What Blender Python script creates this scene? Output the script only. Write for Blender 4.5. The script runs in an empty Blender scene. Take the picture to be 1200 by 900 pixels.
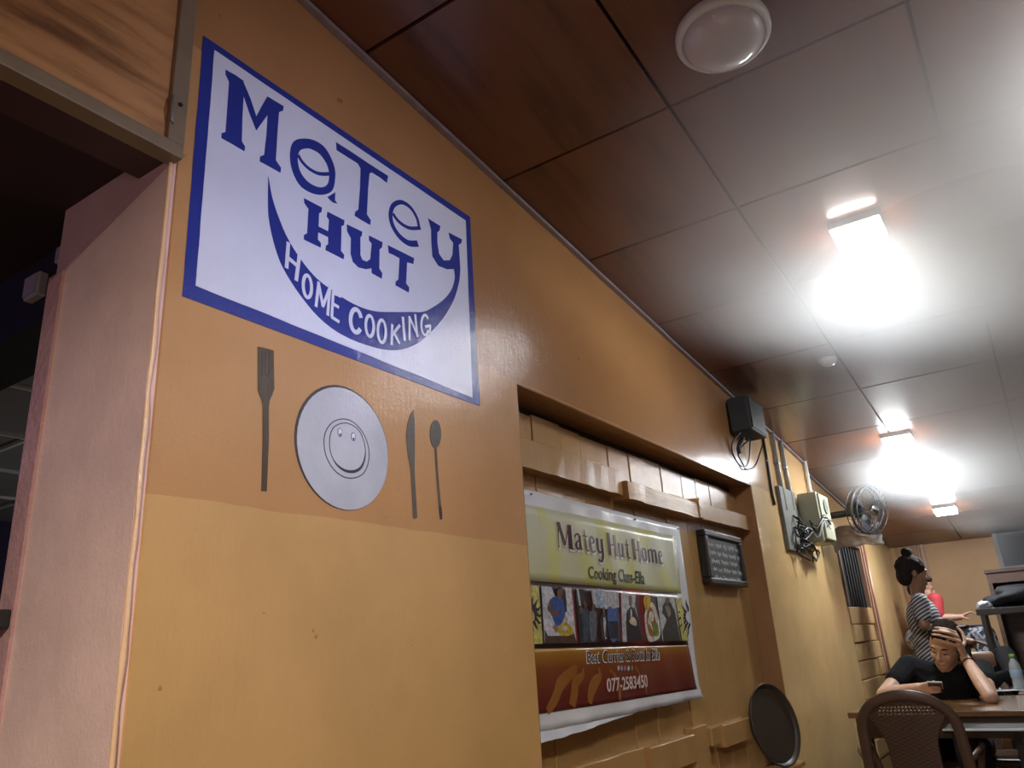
import bpy, bmesh, math, random
from mathutils import Vector, Matrix, Euler, noise
random.seed(7)
SC = bpy.context.scene
COL = SC.collection
PI = math.pi

# ------------------------------------------------------------ camera
CAM = Vector((1.15, 0.0, 1.15))
F = 907.0
_v1 = Vector((639, 275, F)); _v2 = Vector((-170, -2600, F))
_Y = _v1.normalized(); _Z = (_v2 - _Y*_v2.dot(_Y)).normalized(); _X = _Y.cross(_Z)
right = Vector((_X[0], _Y[0], _Z[0])); down = Vector((_X[1], _Y[1], _Z[1])); fwd = Vector((_X[2], _Y[2], _Z[2]))
cd = bpy.data.cameras.new('camera'); cam = bpy.data.objects.new('camera', cd); COL.objects.link(cam)
m = Matrix.Identity(4)
for r in range(3):
    m[r][0] = right[r]; m[r][1] = -down[r]; m[r][2] = -fwd[r]; m[r][3] = CAM[r]
cam.matrix_world = m
cd.sensor_width = 36.0; cd.lens = F/1200*36; cd.clip_start = .02; cd.clip_end = 100
SC.camera = cam

# ------------------------------------------------------------ world, light, exposure
w = bpy.data.worlds.new('world'); SC.world = w; w.use_nodes = True
w.node_tree.nodes['Background'].inputs[0].default_value = (.10, .09, .13, 1)
w.node_tree.nodes['Background'].inputs[1].default_value = .10
SC.view_settings.view_transform = 'Standard'; SC.view_settings.look = 'None'
SC.view_settings.gamma = 1; SC.view_settings.exposure = 0.0
SC.cycles.use_denoising = True
SC.cycles.max_bounces = 8; SC.cycles.volume_bounces = 1
SC.cycles.sample_clamp_indirect = 6
LAMP_W = 195.0        # radiance of the ceiling lamps in view
FRONT_W = 190.0        # power of the lamp behind the camera

def area(name, loc, size, power, col, target=None, spread=PI):
    l = bpy.data.lights.new(name, 'AREA'); l.shape = 'DISK'; l.size = size; l.energy = power; l.color = col; l.spread = spread
    o = bpy.data.objects.new(name, l); COL.objects.link(o); o.location = loc
    d = (Vector(target) - Vector(loc)) if target else Vector((0, 0, -1))
    o.rotation_euler = d.to_track_quat('-Z', 'Y').to_euler()
    return o
# ceiling lamp of the near part of the room (behind and to the side of the camera)
area('near_lamp', (2.0, -1.4, 2.62), .25, FRONT_W, (1.0, .93, .84), spread=math.radians(160))
# added cool bluish fill light aimed at the sign
area('sign_fill', (2.5, .95, 1.95), .35, 2.3, (.66, .68, 1.0), (0, 1.08, 1.78), spread=math.radians(42))
# added unseen light that brightens the haze from the right
area('haze_fill', (1.68, 2.02, 2.51), .16, 13.0, (.93, .97, 1.0))
area('side_room_fill', (-2.2, 3.0, .9), .4, 6.0, (.9, .95, 1.0), (-2.0, 3.0, 2.2))  # added upward light to brighten the side room's ceiling tiles
# violet party light behind the camera, by the entrance
area('violet_lamp', (.75, -2.4, 1.6), .3, 2.5, (.38, .34, 1.0), (.2, 1.0, 2.0))
area('violet_lamp_side', (-1.7, -.5, 2.0), .2, .8, (.36, .16, 1.0), (-.2, .8, 1.9))

# ------------------------------------------------------------ pixel helpers (1200 x 900)
def ray(px, py):
    return right*(px-600) + down*(py-450) + fwd*F
def plane(px, py, ax, val):
    r = ray(px, py); return CAM + r*((val-CAM[ax])/r[ax])
def PX(px, py, x=0.0): return plane(px, py, 0, x)
def PY(px, py, y): return plane(px, py, 1, y)
def PZ(px, py, z): return plane(px, py, 2, z)
def ceil_z(y): return 2.751 - .1*y

# ------------------------------------------------------------ materials
MATS = {}
def nodes(name):
    m = bpy.data.materials.new(name); m.use_nodes = True
    nt = m.node_tree; b = nt.nodes['Principled BSDF']; MATS[name] = m
    return m, nt, b
def tex(nt, scale, detail=4, rough=.5, stretch=None, kind='ShaderNodeTexNoise', coord='Object'):
    tc = nt.nodes.new('ShaderNodeTexCoord'); mp = nt.nodes.new('ShaderNodeMapping')
    if stretch: mp.inputs['Scale'].default_value = stretch
    nt.links.new(tc.outputs[coord], mp.inputs[0])
    n = nt.nodes.new(kind); n.inputs['Scale'].default_value = scale
    if 'Detail' in n.inputs: n.inputs['Detail'].default_value = detail
    if 'Roughness' in n.inputs: n.inputs['Roughness'].default_value = rough
    nt.links.new(mp.outputs[0], n.inputs['Vector'])
    return n
def ramp(nt, src, stops, interp='LINEAR'):
    r = nt.nodes.new('ShaderNodeValToRGB'); r.color_ramp.interpolation = interp
    e = r.color_ramp.elements
    while len(e) < len(stops): e.new(.5)
    for k, (p, c) in enumerate(stops):
        e[k].position = p; e[k].color = (*c, 1)
    nt.links.new(src, r.inputs[0]); return r
def bump(nt, b, srcs, dist=.01):
    prev = None
    for s, st in srcs:
        bp = nt.nodes.new('ShaderNodeBump'); bp.inputs['Strength'].default_value = st; bp.inputs['Distance'].default_value = dist
        nt.links.new(s, bp.inputs['Height'])
        if prev: nt.links.new(prev.outputs[0], bp.inputs['Normal'])
        prev = bp
    nt.links.new(prev.outputs[0], b.inputs['Normal'])
def mat(name, col, rough=.5, var=.0, scale=8, metal=0, bmp=0, bscale=60, spec=.5, coat=0, stretch=None, emit=0, trans=0, alpha=1):
    if name in MATS: return MATS[name]
    m, nt, b = nodes(name)
    b.inputs['Base Color'].default_value = (*col, 1); b.inputs['Roughness'].default_value = rough
    b.inputs['Metallic'].default_value = metal; b.inputs['Specular IOR Level'].default_value = spec
    b.inputs['Coat Weight'].default_value = coat; b.inputs['Transmission Weight'].default_value = trans
    b.inputs['Alpha'].default_value = alpha
    n = tex(nt, scale, 5, .6, stretch)
    v = var if var else .06
    r = ramp(nt, n.outputs[0], [(.3, tuple(max(0, c*(1-v)) for c in col)), (.7, tuple(min(1, c*(1+v)) for c in col))])
    nt.links.new(r.outputs[0], b.inputs['Base Color'])
    if bmp:
        n2 = tex(nt, bscale, 3, .6, stretch); bump(nt, b, [(n2.outputs[0], bmp)])
    if emit:
        b.inputs['Emission Color'].default_value = (*col, 1); b.inputs['Emission Strength'].default_value = emit
    return m

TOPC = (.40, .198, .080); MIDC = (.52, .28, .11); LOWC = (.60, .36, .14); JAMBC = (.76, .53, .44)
def wall_paint():
    """gloss paint in three bands: deep orange over 1.905 m, tan between, sand yellow under 1.42 m"""
    m, nt, b = nodes('wall_paint')
    tc = nt.nodes.new('ShaderNodeTexCoord'); sp = nt.nodes.new('ShaderNodeSeparateXYZ'); nt.links.new(tc.outputs['Object'], sp.inputs[0])
    wob = tex(nt, 6, 3); 
    ad = nt.nodes.new('ShaderNodeMath'); ad.operation = 'MULTIPLY_ADD'; ad.inputs[1].default_value = .012
    nt.links.new(wob.outputs[0], ad.inputs[0]); nt.links.new(sp.outputs[2], ad.inputs[2])
    mott = tex(nt, 2.3, 6, .62); mott2 = tex(nt, 1.2, 5, .6, (1, 3, .6))
    def col(c, v):
        r = ramp(nt, mott.outputs[0], [(.28, tuple(x*(1-v) for x in c)), (.5, c), (.75, tuple(min(1, x*(1+v)) for x in c))]); return r.outputs[0]
    def mix(f, a, c):
        mx = nt.nodes.new('ShaderNodeMix'); mx.data_type = 'RGBA'
        nt.links.new(f, mx.inputs[0]); nt.links.new(a, mx.inputs[6]); nt.links.new(c, mx.inputs[7]); return mx.outputs[2]
    def step(z, s=ad.outputs[0]):
        g = nt.nodes.new('ShaderNodeMath'); g.operation = 'GREATER_THAN'; g.inputs[1].default_value = z; nt.links.new(s, g.inputs[0]); return g.outputs[0]
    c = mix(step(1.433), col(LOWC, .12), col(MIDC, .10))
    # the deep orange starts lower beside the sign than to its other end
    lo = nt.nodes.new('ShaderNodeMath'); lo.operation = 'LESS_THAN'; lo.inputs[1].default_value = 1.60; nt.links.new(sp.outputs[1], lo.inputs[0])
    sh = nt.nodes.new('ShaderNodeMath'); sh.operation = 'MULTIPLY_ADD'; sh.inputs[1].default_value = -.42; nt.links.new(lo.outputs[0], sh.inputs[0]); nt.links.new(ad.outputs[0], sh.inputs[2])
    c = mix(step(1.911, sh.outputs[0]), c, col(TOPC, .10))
    # beyond the recess the middle band is sand yellow as well
    far = mix(step(1.911), col((.78, .53, .24), .13), col((.66, .42, .20), .10))
    c = mix(step(4.0, sp.outputs[1]), c, far)
    # small dark scuffs
    sc = tex(nt, 26, 2, .5); scr = ramp(nt, sc.outputs[0], [(.0, (.35, .3, .25)), (.235, (.5, .45, .4)), (.25, (1, 1, 1))])
    mu = nt.nodes.new('ShaderNodeMix'); mu.data_type = 'RGBA'; mu.blend_type = 'MULTIPLY'; mu.inputs[0].default_value = .6
    nt.links.new(c, mu.inputs[6]); nt.links.new(scr.outputs[0], mu.inputs[7])
    nt.links.new(mu.outputs[2], b.inputs['Base Color'])
    b.inputs['Roughness'].default_value = .17; b.inputs['Specular IOR Level'].default_value = .5
    f1 = tex(nt, 130, 4, .7); f2 = tex(nt, 5, 3, .5); f3 = tex(nt, 30, 3, .6, (1, 2.5, .6))
    bump(nt, b, [(f2.outputs[0], .14), (f3.outputs[0], .07), (f1.outputs[0], .10)], .012)
    return m
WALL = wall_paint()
def gloss(name, col, var=.08, mult=1.0, rough=.17):
    m, nt, b = nodes(name)
    n = tex(nt, 5, 5, .6)
    r = ramp(nt, n.outputs[0], [(.3, tuple(c*(1-var) for c in col)), (.7, tuple(min(1, c*(1+var)) for c in col))])
    nt.links.new(r.outputs[0], b.inputs['Base Color']); b.inputs['Roughness'].default_value = rough
    f1 = tex(nt, 130, 4, .7); f2 = tex(nt, 5, 3, .5); f3 = tex(nt, 30, 3, .6, (1, 2.5, .6))
    bump(nt, b, [(f2.outputs[0], .14*mult), (f3.outputs[0], .07*mult), (f1.outputs[0], .10*mult)], .012)
    return m
M_WHITE = gloss('sign_white', (.74, .77, .86), .05)
M_BLUE = gloss('sign_blue', (.028, .045, .27), .12)
M_JAMB = gloss('jamb_plaster', JAMBC, .12, 1.3, .42)
M_EDGE = gloss('corner_edge', (.78, .50, .28), .1, 1.2)
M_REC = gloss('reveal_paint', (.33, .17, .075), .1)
def wood(name, c1, c2, rough=.35, stretch=(1, 12, 12), scale=3, coat=.2, bmp=.2):
    m, nt, b = nodes(name)
    n = tex(nt, scale, 8, .65, stretch); n2 = tex(nt, scale*.5, 3, .5, stretch)
    mx = nt.nodes.new('ShaderNodeMath'); mx.operation = 'MULTIPLY_ADD'; mx.inputs[1].default_value = .5
    nt.links.new(n2.outputs[0], mx.inputs[0]); nt.links.new(n.outputs[0], mx.inputs[2])
    r = ramp(nt, mx.outputs[0], [(.5, c1), (.74, c2), (.95, tuple(x*1.15 for x in c2))])
    nt.links.new(r.outputs[0], b.inputs['Base Color']); b.inputs['Roughness'].default_value = rough
    b.inputs['Coat Weight'].default_value = coat; b.inputs['Coat Roughness'].default_value = .15
    bump(nt, b, [(n.outputs[0], bmp)], .004)
    return m
M_CEIL = wood('ceiling_veneer', (.050, .017, .009), (.135, .048, .022), .30, (5, .7, 1), 2.2, .25, .12)
M_JOINT = mat('ceiling_joint', (.012, .008, .007), .95, spec=.1)
M_PANEL = wood('lintel_veneer', (.20, .085, .028), (.52, .26, .095), .45, (1, .55, 4.5), 5, .1, .15)
M_STRIP = mat('panel_strip', (.30, .22, .13), .5, .1)
M_TRIM = mat('ceiling_trim', (.26, .20, .21), .5, .15, 20)
M_SHUT = gloss('shutter_paint', (.44, .255, .095), .10, 1.3, .22)
M_SHUTG = wood('shutter_batten', (.30, .16, .055), (.47, .27, .10), .28, (1, 1.2, 14), 4, .3, .9)
M_DARK = mat('dark_soffit', (.030, .014, .016), .7, .2, 4)
M_BLACK = mat('black_plastic', (.016, .016, .018), .4, .1)
M_BLACKM = mat('black_matt', (.02, .02, .022), .7, .1)
M_GREY = mat('grey_metal', (.30, .31, .33), .35, .08, metal=.6)
M_FLOOR = mat('floor_tiles', (.13, .09, .06), .4, .15, 3)

# ------------------------------------------------------------ mesh helpers
def finish(name, bm, material, parent=None, smooth=False, **props):
    me = bpy.data.meshes.new(name); bmesh.ops.recalc_face_normals(bm, faces=bm.faces[:]) ; bm.to_mesh(me); bm.free()
    if smooth:
        for p in me.polygons: p.use_smooth = True
    ob = bpy.data.objects.new(name, me); COL.objects.link(ob)
    if material: me.materials.append(material)
    if parent: ob.parent = parent
    for k, v in props.items(): ob[k] = v
    return ob
def empty(name, loc=(0, 0, 0), label=None, category=None, group=None, kind=None):
    o = bpy.data.objects.new(name, None); COL.objects.link(o); o.empty_display_size = .05
    tag(o, label, category, group, kind); return o
def tag(o, label=None, category=None, group=None, kind=None):
    if label: o['label'] = label
    if category: o['category'] = category
    if group: o['group'] = group
    if kind: o['kind'] = kind
    return o
def box(bm, a, b, bev=0):
    a = Vector(a); b = Vector(b)
    r = bmesh.ops.create_cube(bm, size=1, matrix=Matrix.Translation((a+b)/2) @ Matrix.Diagonal((*(b-a), 1)))
    if bev:
        es = list({e for v in r['verts'] for e in v.link_edges})
        bmesh.ops.bevel(bm, geom=es, offset=bev, segments=2, affect='EDGES', profile=.5)
    return r
def nbox(name, a, b, material, parent=None, bev=0, **p):
    bm = bmesh.new(); box(bm, a, b, bev); return finish(name, bm, material, parent, **p)
def mbox(bm, M, size, bev=0):
    r = bmesh.ops.create_cube(bm, size=1, matrix=M @ Matrix.Diagonal((*size, 1)))
    if bev:
        es = list({e for v in r['verts'] for e in v.link_edges})
        bmesh.ops.bevel(bm, geom=es, offset=bev, segments=2, affect='EDGES', profile=.5)
def tube(bm, pts, rad, seg=8, cap=True):
    pts = [Vector(p) for p in pts]; n = len(pts)
    rads = rad if isinstance(rad, (list, tuple)) else [rad]*n
    rings = []; ref = None
    for i, p in enumerate(pts):
        d = (pts[min(i+1, n-1)] - pts[max(i-1, 0)]).normalized()
        if ref is None: ref = d.orthogonal().normalized()
        ref = (ref - d*ref.dot(d)).normalized(); bi = d.cross(ref)
        rings.append([bm.verts.new(p + (ref*math.cos(2*PI*k/seg) + bi*math.sin(2*PI*k/seg))*rads[i]) for k in range(seg)])
    for i in range(n-1):
        for k in range(seg):
            bm.faces.new((rings[i][k], rings[i][(k+1) % seg], rings[i+1][(k+1) % seg], rings[i+1][k]))
    if cap:
        bm.faces.new(rings[0][::-1]); bm.faces.new(rings[-1])
def ntube(name, pts, rad, material, parent=None, seg=8, **p):
    bm = bmesh.new(); tube(bm, pts, rad, seg); return finish(name, bm, material, parent, True, **p)
def cyl(bm, p0, p1, r0, r1=None, seg=24):
    tube(bm, [p0, p1], [r0, r0 if r1 is None else r1], seg)
def catmull(pts, n=8):
    pts = [Vector(p) for p in pts]; out = []
    for i in range(len(pts)-1):
        p0 = pts[max(i-1, 0)]; p1 = pts[i]; p2 = pts[i+1]; p3 = pts[min(i+2, len(pts)-1)]
        for k in range(n):
            t = k/n
            out.append(.5*((2*p1) + (p2-p0)*t + (2*p0-5*p1+4*p2-p3)*t*t + (3*p1-p0-3*p2+p3)*t**3))
    out.append(pts[-1]); return out
def lathe(bm, prof, M, seg=48):
    rings = []
    for r, z in prof:
        if r < 1e-6: rings.append([bm.verts.new(M @ Vector((0, 0, z)))])
        else: rings.append([bm.verts.new(M @ Vector((r*math.cos(2*PI*k/seg), r*math.sin(2*PI*k/seg), z))) for k in range(seg)])
    for a, b in zip(rings, rings[1:]):
        for k in range(seg):
            q = [a[k % len(a)], a[(k+1) % len(a)], b[(k+1) % len(b)], b[k % len(b)]]
            u = []
            for v in q:
                if v not in u: u.append(v)
            if len(u) > 2: bm.faces.new(u)

# flat paint on a plane x = x0 : outline given as (y, z) ; thickness t towards the room
def slab(bm, poly, x0, t):
    back = [bm.verts.new((x0, y, z)) for y, z in poly]; front = [bm.verts.new((x0+t, y, z)) for y, z in poly]
    n = len(poly)
    for i in range(n): bm.faces.new((back[i], back[(i+1) % n], front[(i+1) % n], front[i]))
    es = []
    for i in range(n):
        e = bm.edges.get((front[i], front[(i+1) % n])); es.append(e)
    bmesh.ops.triangle_fill(bm, use_beauty=True, edges=es)
def strip(bm, pts, ws, x0, t, closed=False):
    """a painted stroke: centre line (y, z), full widths ws"""
    n = len(pts); ws = ws if isinstance(ws, (list, tuple)) else [ws]*n
    L = []; R = []
    for i in range(n):
        a = pts[(i-1) % n] if (closed or i > 0) else pts[i]; b = pts[(i+1) % n] if (closed or i < n-1) else pts[i]
        d = Vector((b[0]-a[0], b[1]-a[1]))
        if d.length < 1e-9: d = Vector((1, 0))
        d.normalize(); nn = Vector((-d.y, d.x))*ws[i]/2
        L.append((pts[i][0]+nn.x, pts[i][1]+nn.y)); R.append((pts[i][0]-nn.x, pts[i][1]-nn.y))
    V = [[bm.verts.new((x, p[0], p[1])) for p in S] for x in (x0, x0+t) for S in (L, R)]  # bL bR fL fR
    for i in range(n if closed else n-1):
        j = (i+1) % n
        bm.faces.new((V[2][i], V[3][i], V[3][j], V[2][j])); bm.faces.new((V[0][i], V[2][i], V[2][j], V[0][j]))
        bm.faces.new((V[3][i], V[1][i], V[1][j], V[3][j]))
    if not closed:
        for i in (0, -1): bm.faces.new((V[0][i], V[1][i], V[3][i], V[2][i]))
def yz(px, py, x=0.0):
    p = PX(px, py, x); return (p.y, p.z)
def smooth2(pts, n=5):
    return [(p.x, p.y) for p in catmull([Vector((a, b, 0)) for a, b in pts], n)]
def smooth_closed(pts, n=5):
    P = [Vector((a, b, 0)) for a, b in pts]; k = len(P); out = []
    for i in range(k):
        p0, p1, p2, p3 = P[(i-1) % k], P[i], P[(i+1) % k], P[(i+2) % k]
        for j in range(n):
            t = j/n; q = .5*((2*p1)+(p2-p0)*t+(2*p0-5*p1+4*p2-p3)*t*t+(3*p1-p0-3*p2+p3)*t**3); out.append((q.x, q.y))
    return out
FONT = bpy.data.fonts.load('<builtin>') if '<builtin>' not in [f.filepath for f in bpy.data.fonts] else bpy.data.fonts[0]
def text_mesh(s, offset=0.0, ext=.0):
    cu = bpy.data.curves.new('t', 'FONT'); cu.body = s; cu.size = 1; cu.offset = offset; cu.extrude = .5; cu.resolution_u = 4
    o = bpy.data.objects.new('t', cu); COL.objects.link(o); bpy.context.view_layer.update()
    me = bpy.data.meshes.new_from_object(o.evaluated_get(bpy.context.evaluated_depsgraph_get()))
    bpy.data.objects.remove(o); bpy.data.curves.remove(cu); return me
def text_on(name, s, tl, tr, bl, br, x0, t, material, parent, offset=0.0, warp=None):
    """lettering fitted to the quadrilateral given by (y, z) corners on plane x0"""
    me = text_mesh(s, offset)
    xs = [v.co.x for v in me.vertices]; ys = [v.co.y for v in me.vertices]
    x0_, x1_, y0_, y1_ = min(xs), max(xs), min(ys), max(ys)
    for v in me.vertices:
        u = (v.co.x-x0_)/(x1_-x0_); k = (v.co.y-y0_)/(y1_-y0_)
        yy = (bl[0]*(1-u)+br[0]*u)*(1-k) + (tl[0]*(1-u)+tr[0]*u)*k
        zz = (bl[1]*(1-u)+br[1]*u)*(1-k) + (tl[1]*(1-u)+tr[1]*u)*k
        v.co = Vector((x0 + (t if v.co.z > 0 else 0), yy, zz))
        if warp: v.co.x += warp(yy, zz)
    me.materials.append(material); me.name = name
    ob = bpy.data.objects.new(name, me); COL.objects.link(ob); ob.parent = parent
    return ob

# ------------------------------------------------------------ the room shell
def struct(name, material, boxes, **k):
    bm = bmesh.new()
    for a, b in boxes: box(bm, a, b)
    return finish(name, bm, material, kind='structure', **k)
Y_C, R0, R1, RT, RB, TH = .69, 1.806, 3.996, 1.90, .60, .372      # corner, recess ends, recess top and foot, thickness
PIL = 5.31
def prism(bm, y0, y1, x0, x1, z0):       # wall piece whose top follows the sloping ceiling
    v = [bm.verts.new(p) for p in ((x0, y0, z0), (x1, y0, z0), (x1, y1, z0), (x0, y1, z0), (x0, y0, ceil_z(y0)), (x1, y0, ceil_z(y0)), (x1, y1, ceil_z(y1)), (x0, y1, ceil_z(y1)))]
    for f in ((0, 1, 2, 3), (4, 5, 6, 7), (0, 1, 5, 4), (1, 2, 6, 5), (2, 3, 7, 6), (3, 0, 4, 7)): bm.faces.new([v[i] for i in f])
bm = bmesh.new()
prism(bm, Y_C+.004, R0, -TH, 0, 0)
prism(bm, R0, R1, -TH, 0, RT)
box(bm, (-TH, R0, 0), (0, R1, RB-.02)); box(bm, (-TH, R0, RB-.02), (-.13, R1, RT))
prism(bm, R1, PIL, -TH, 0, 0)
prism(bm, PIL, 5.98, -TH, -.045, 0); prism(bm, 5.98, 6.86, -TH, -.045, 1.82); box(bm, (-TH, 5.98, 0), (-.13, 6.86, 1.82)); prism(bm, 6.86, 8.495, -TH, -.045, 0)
wall_left = finish('wall_left', bm, WALL, kind='structure')
# end face of the wall towards the doorway, with its pale chipped arris
jamb = nbox('trim_1', (-TH, Y_C-.012, 0), (-.006, Y_C+.004, 2.085), M_JAMB, kind='structure', label='pinkish plaster end face of the wall beside the doorway')
bm = bmesh.new(); pts = []
for k in range(60):
    z = k/59*2.05; pts.append((-.004+noise.noise(Vector((0, 0, z*9)))*.0035, Y_C-.008+noise.noise(Vector((5, 0, z*7)))*.002, z))
tube(bm, pts, [.0045+noise.noise(Vector((9, 9, z[2]*14)))*.003 for z in pts], 8)
finish('corner_bead', bm, M_EDGE, jamb, True, label='pale chipped paint along the arris')
# reveals of the recess
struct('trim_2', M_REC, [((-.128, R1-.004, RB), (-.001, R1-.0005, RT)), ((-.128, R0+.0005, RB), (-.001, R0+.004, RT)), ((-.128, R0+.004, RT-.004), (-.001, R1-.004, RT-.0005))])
sill = nbox('trim_3', (-.13, R0+.004, RB-.02), (.025, R1+.05, RB), M_SHUT, kind='structure', bev=.003)
# narrow moulding between wall and ceiling
bm = bmesh.new()
ys = [Y_C-.4 + k*.19 for k in range(43)]
for side in (0,):
    prev = None
    for y in ys:
        j = noise.noise(Vector((y*3, 1, 0)))*.003
        ox = -.045 if y > PIL+.02 else 0
        r = [bm.verts.new((x+ox, y, ceil_z(y)+dz)) for x, dz in ((.001, -.004), (.018+j, -.004), (.018+j, -.017+j), (.001, -.017+j))]
        if prev:
            for k in range(4): bm.faces.new((prev[k], prev[(k+1) % 4], r[(k+1) % 4], r[k]))
        prev = r
finish('trim_4', bm, M_TRIM, kind='structure')

struct('floor', M_FLOOR, [((-4.2, -3.6, -.1), (4.2, 9.2, 0))])
M_RIGHT = mat('far_paint', (.68, .43, .22), .5, .1, 3, bmp=.2, bscale=12)
bm = bmesh.new(); box(bm, (-.38, 8.5, 0), (4.1, 8.6, 2.1)); wall_back = finish('wall_back', bm, M_RIGHT, kind='structure')
struct('wall_right', mat('plain_wall', (.20, .13, .08), .6), [((4.0, -3.5, 0), (4.1, 8.6, 3.1))])
struct('wall_front', MATS['plain_wall'], [((-4.1, -3.6, 0), (4.1, -3.5, 3.1))])
# ceiling: veneer squares hung with open joints under a black deck
JX = [-.046, .583, 1.196, 1.809, 2.422, 3.035, 3.648, 4.0]
JY = [-3.5]+[1.168-.607*k for k in range(7, 0, -1)]+[1.168, 1.786, 2.342, 2.95, 3.56, 4.185, 4.81, 5.43, 6.04, 6.66, 7.27, 7.89, 8.5]
bm = bmesh.new()
v = [bm.verts.new((x, y, ceil_z(y)+dz)) for dz in (.014, .06) for x, y in ((-.38, -3.5), (4.1, -3.5), (4.1, 8.6), (-.38, 8.6))]
for f in ((0, 1, 2, 3), (4, 5, 6, 7), (0, 1, 5, 4), (1, 2, 6, 5), (2, 3, 7, 6), (3, 0, 4, 7)): bm.faces.new([v[i] for i in f])
ceiling = finish('ceiling', bm, M_JOINT, kind='structure')
g = .005
for a, b in zip(JX, JX[1:]):
    for c, d in zip(JY, JY[1:]):
        bm = bmesh.new(); dz = random.uniform(-.001, .001)
        cx, cy = (a+b)/2, (c+d)/2
        v = [bm.verts.new((x-cx, y-cy, ceil_z(y)+dz+h-ceil_z(cy))) for h in (0, .011) for x, y in ((a+g, c+g), (b-g, c+g), (b-g, d-g), (a+g, d-g))]
        for f in ((0, 1, 2, 3), (4, 5, 6, 7), (0, 1, 5, 4), (1, 2, 6, 5), (2, 3, 7, 6), (3, 0, 4, 7)): bm.faces.new([v[i] for i in f])
        o = finish('ceiling_panel', bm, M_CEIL, ceiling); o.location = (cx, cy, ceil_z(cy))

# lintel over the doorway with its framed wooden panel (towards the camera)
M_OLIVE = mat('lintel_strip', (.23, .17, .10), .45, .12, 12)
lint = nbox('trim_5', (-.40, -3.5, 2.085), (-.012, Y_C, 2.72), M_DARK, kind='structure')
nbox('board', (-.012, -3.4, 2.068), (.012, .655, 2.70), M_PANEL, lint, label='wood grain board over the doorway')
nbox('frame_strip', (-.014, -3.4, 2.040), (.024, .688, 2.068), M_OLIVE, lint, bev=.002)
nbox('frame_strip', (-.014, .655, 2.068), (.024, .688, 2.715), M_OLIVE, lint, bev=.002)
nbox('underside_strip', (-.10, -3.4, 2.046), (-.014, .686, 2.085), mat('soffit_strip', (.06, .03, .028), .5), lint)
bm = bmesh.new(); cyl(bm, (.023, .672, 2.15), (.027, .672, 2.15), .004); finish('screw', bm, M_BLACK, lint)
ntube('wire_hook', [(.027, .655, 2.16), (.03, .652, 2.13), (.03, .656, 2.105), (.028, .662, 2.10)], .0015, M_GREY, lint)
# the space to the side: dark deck, beam, far tiles
M_BEAM = mat('dark_beam', (.020, .022, .022), .6, .2)
struct('trim_6', M_DARK, [((-4.1, -3.5, 2.10), (-.40, .76, 2.16))])
beam = struct('trim_7', M_BEAM, [((-4.1, .76, 1.93), (-TH-.002, .92, 2.5))])
M_TILE = mat('grey_tile', (.24, .23, .22), .7, .08)
sc_ = struct('trim_8', M_TILE, [((-4.1, .92, 2.12), (-TH, 4.6, 2.16))])
for k in range(1, 7): nbox('tile_rail', (-4.1, .92+k*.55, 2.105), (-TH-.002, .935+k*.55, 2.12), mat('white_rail', (.75, .75, .75), .5), sc_)
for k in range(5): nbox('tile_rail', (-1.0-.6*k, .93, 2.107), (-.985-.6*k, 4.6, 2.12), MATS['white_rail'], sc_)
struct('wall_side', mat('navy_wall', (.045, .035, .10), .6), [((-4.1, 4.6, 0), (-TH, 4.7, 2.2)), ((-4.2, -3.5, 0), (-4.1, 4.7, 2.2))])
# pink door post beside the end face
PL = PY(22, 560, .672); PR_ = PY(44, 520, .672)
post = nbox('door_1', (PL.x, .672, 0), (PR_.x, .78, 1.93), mat('pink_post', (.52, .30, .27), .35, .15, 9, bmp=.3), kind='structure')
nbox('edge_strip', (PR_.x, .690, 0), (-TH-.001, .76, 1.96), mat('scuffed_edge', (.16, .11, .10), .6, .6, 20), post)
bm = bmesh.new(); lp = PY(6, 723, .668)
box(bm, lp+Vector((-.03, -.02, -.02)), lp+Vector((.012, .006, .012)), .004); cyl(bm, lp+Vector((-.03, -.022, 0)), lp+Vector((.0, -.022, 0)), .008)
finish('latch', bm, M_BLACK, post)

# ------------------------------------------------------------ shutters in the recess
door = empty('door_2', kind='structure')
seams = [R0+.004, 2.02, 2.195, 2.335, 2.545, 2.72, 2.86, 3.03, 3.25, 3.42, 3.60, 3.78, R1-.004]
for i, (a, b) in enumerate(zip(seams, seams[1:])):
    dx = random.uniform(-.003, .003); gg = .002 if i not in (3, 4, 8) else .0025
    bm = bmesh.new(); box(bm, (-.115, a+gg, RB), (-.09+dx, b-gg, RT-.035 + random.uniform(-.004, .004)), .002)
    finish('plank', bm, M_SHUT, door)
M_GAP = mat('shutter_gap', (.03, .018, .012), .8)
nbox('backing', (-.128, R0+.005, RB), (-.116, R1-.005, RT-.006), M_GAP, door)
def batten(y0, y1, z0, z1, x1, slope=0.0, mt=None):
    bm = bmesh.new(); n = 14
    rows = []
    for k in range(n+1):
        y = y0+(y1-y0)*k/n; s = slope*(y-y0); j = noise.noise(Vector((y*14, z0, 0)))*.003
        rows.append([bm.verts.new(p) for p in ((-.092, y, z0+s), (x1+j, y, z0+s+j), (x1+j*.6, y, z1-.004+s+j), (x1-.005, y, z1+s+j), (-.092, y, z1+s))])
    for a, b in zip(rows, rows[1:]):
        for k in range(5): bm.faces.new((a[k], a[(k+1) % 5], b[(k+1) % 5], b[k]))
    bm.faces.new(rows[0]); bm.faces.new(rows[-1][::-1])
    return finish('batten', bm, mt or M_SHUT, door)
batten(R0+.006, 2.54, 1.667, 1.76, -.042)
batten(2.555, 3.235, 1.655, 1.722, -.026, 0.0, M_SHUTG)
batten(3.29, 3.985, 1.660, 1.735, -.036, .012)
bm = bmesh.new(); cyl(bm, (-.09, 3.262, 1.72), (-.018, 3.262, 1.72), .026, .024, 20); box(bm, (-.09, 3.24, 1.655), (-.020, 3.284, 1.72), .004)
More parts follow.
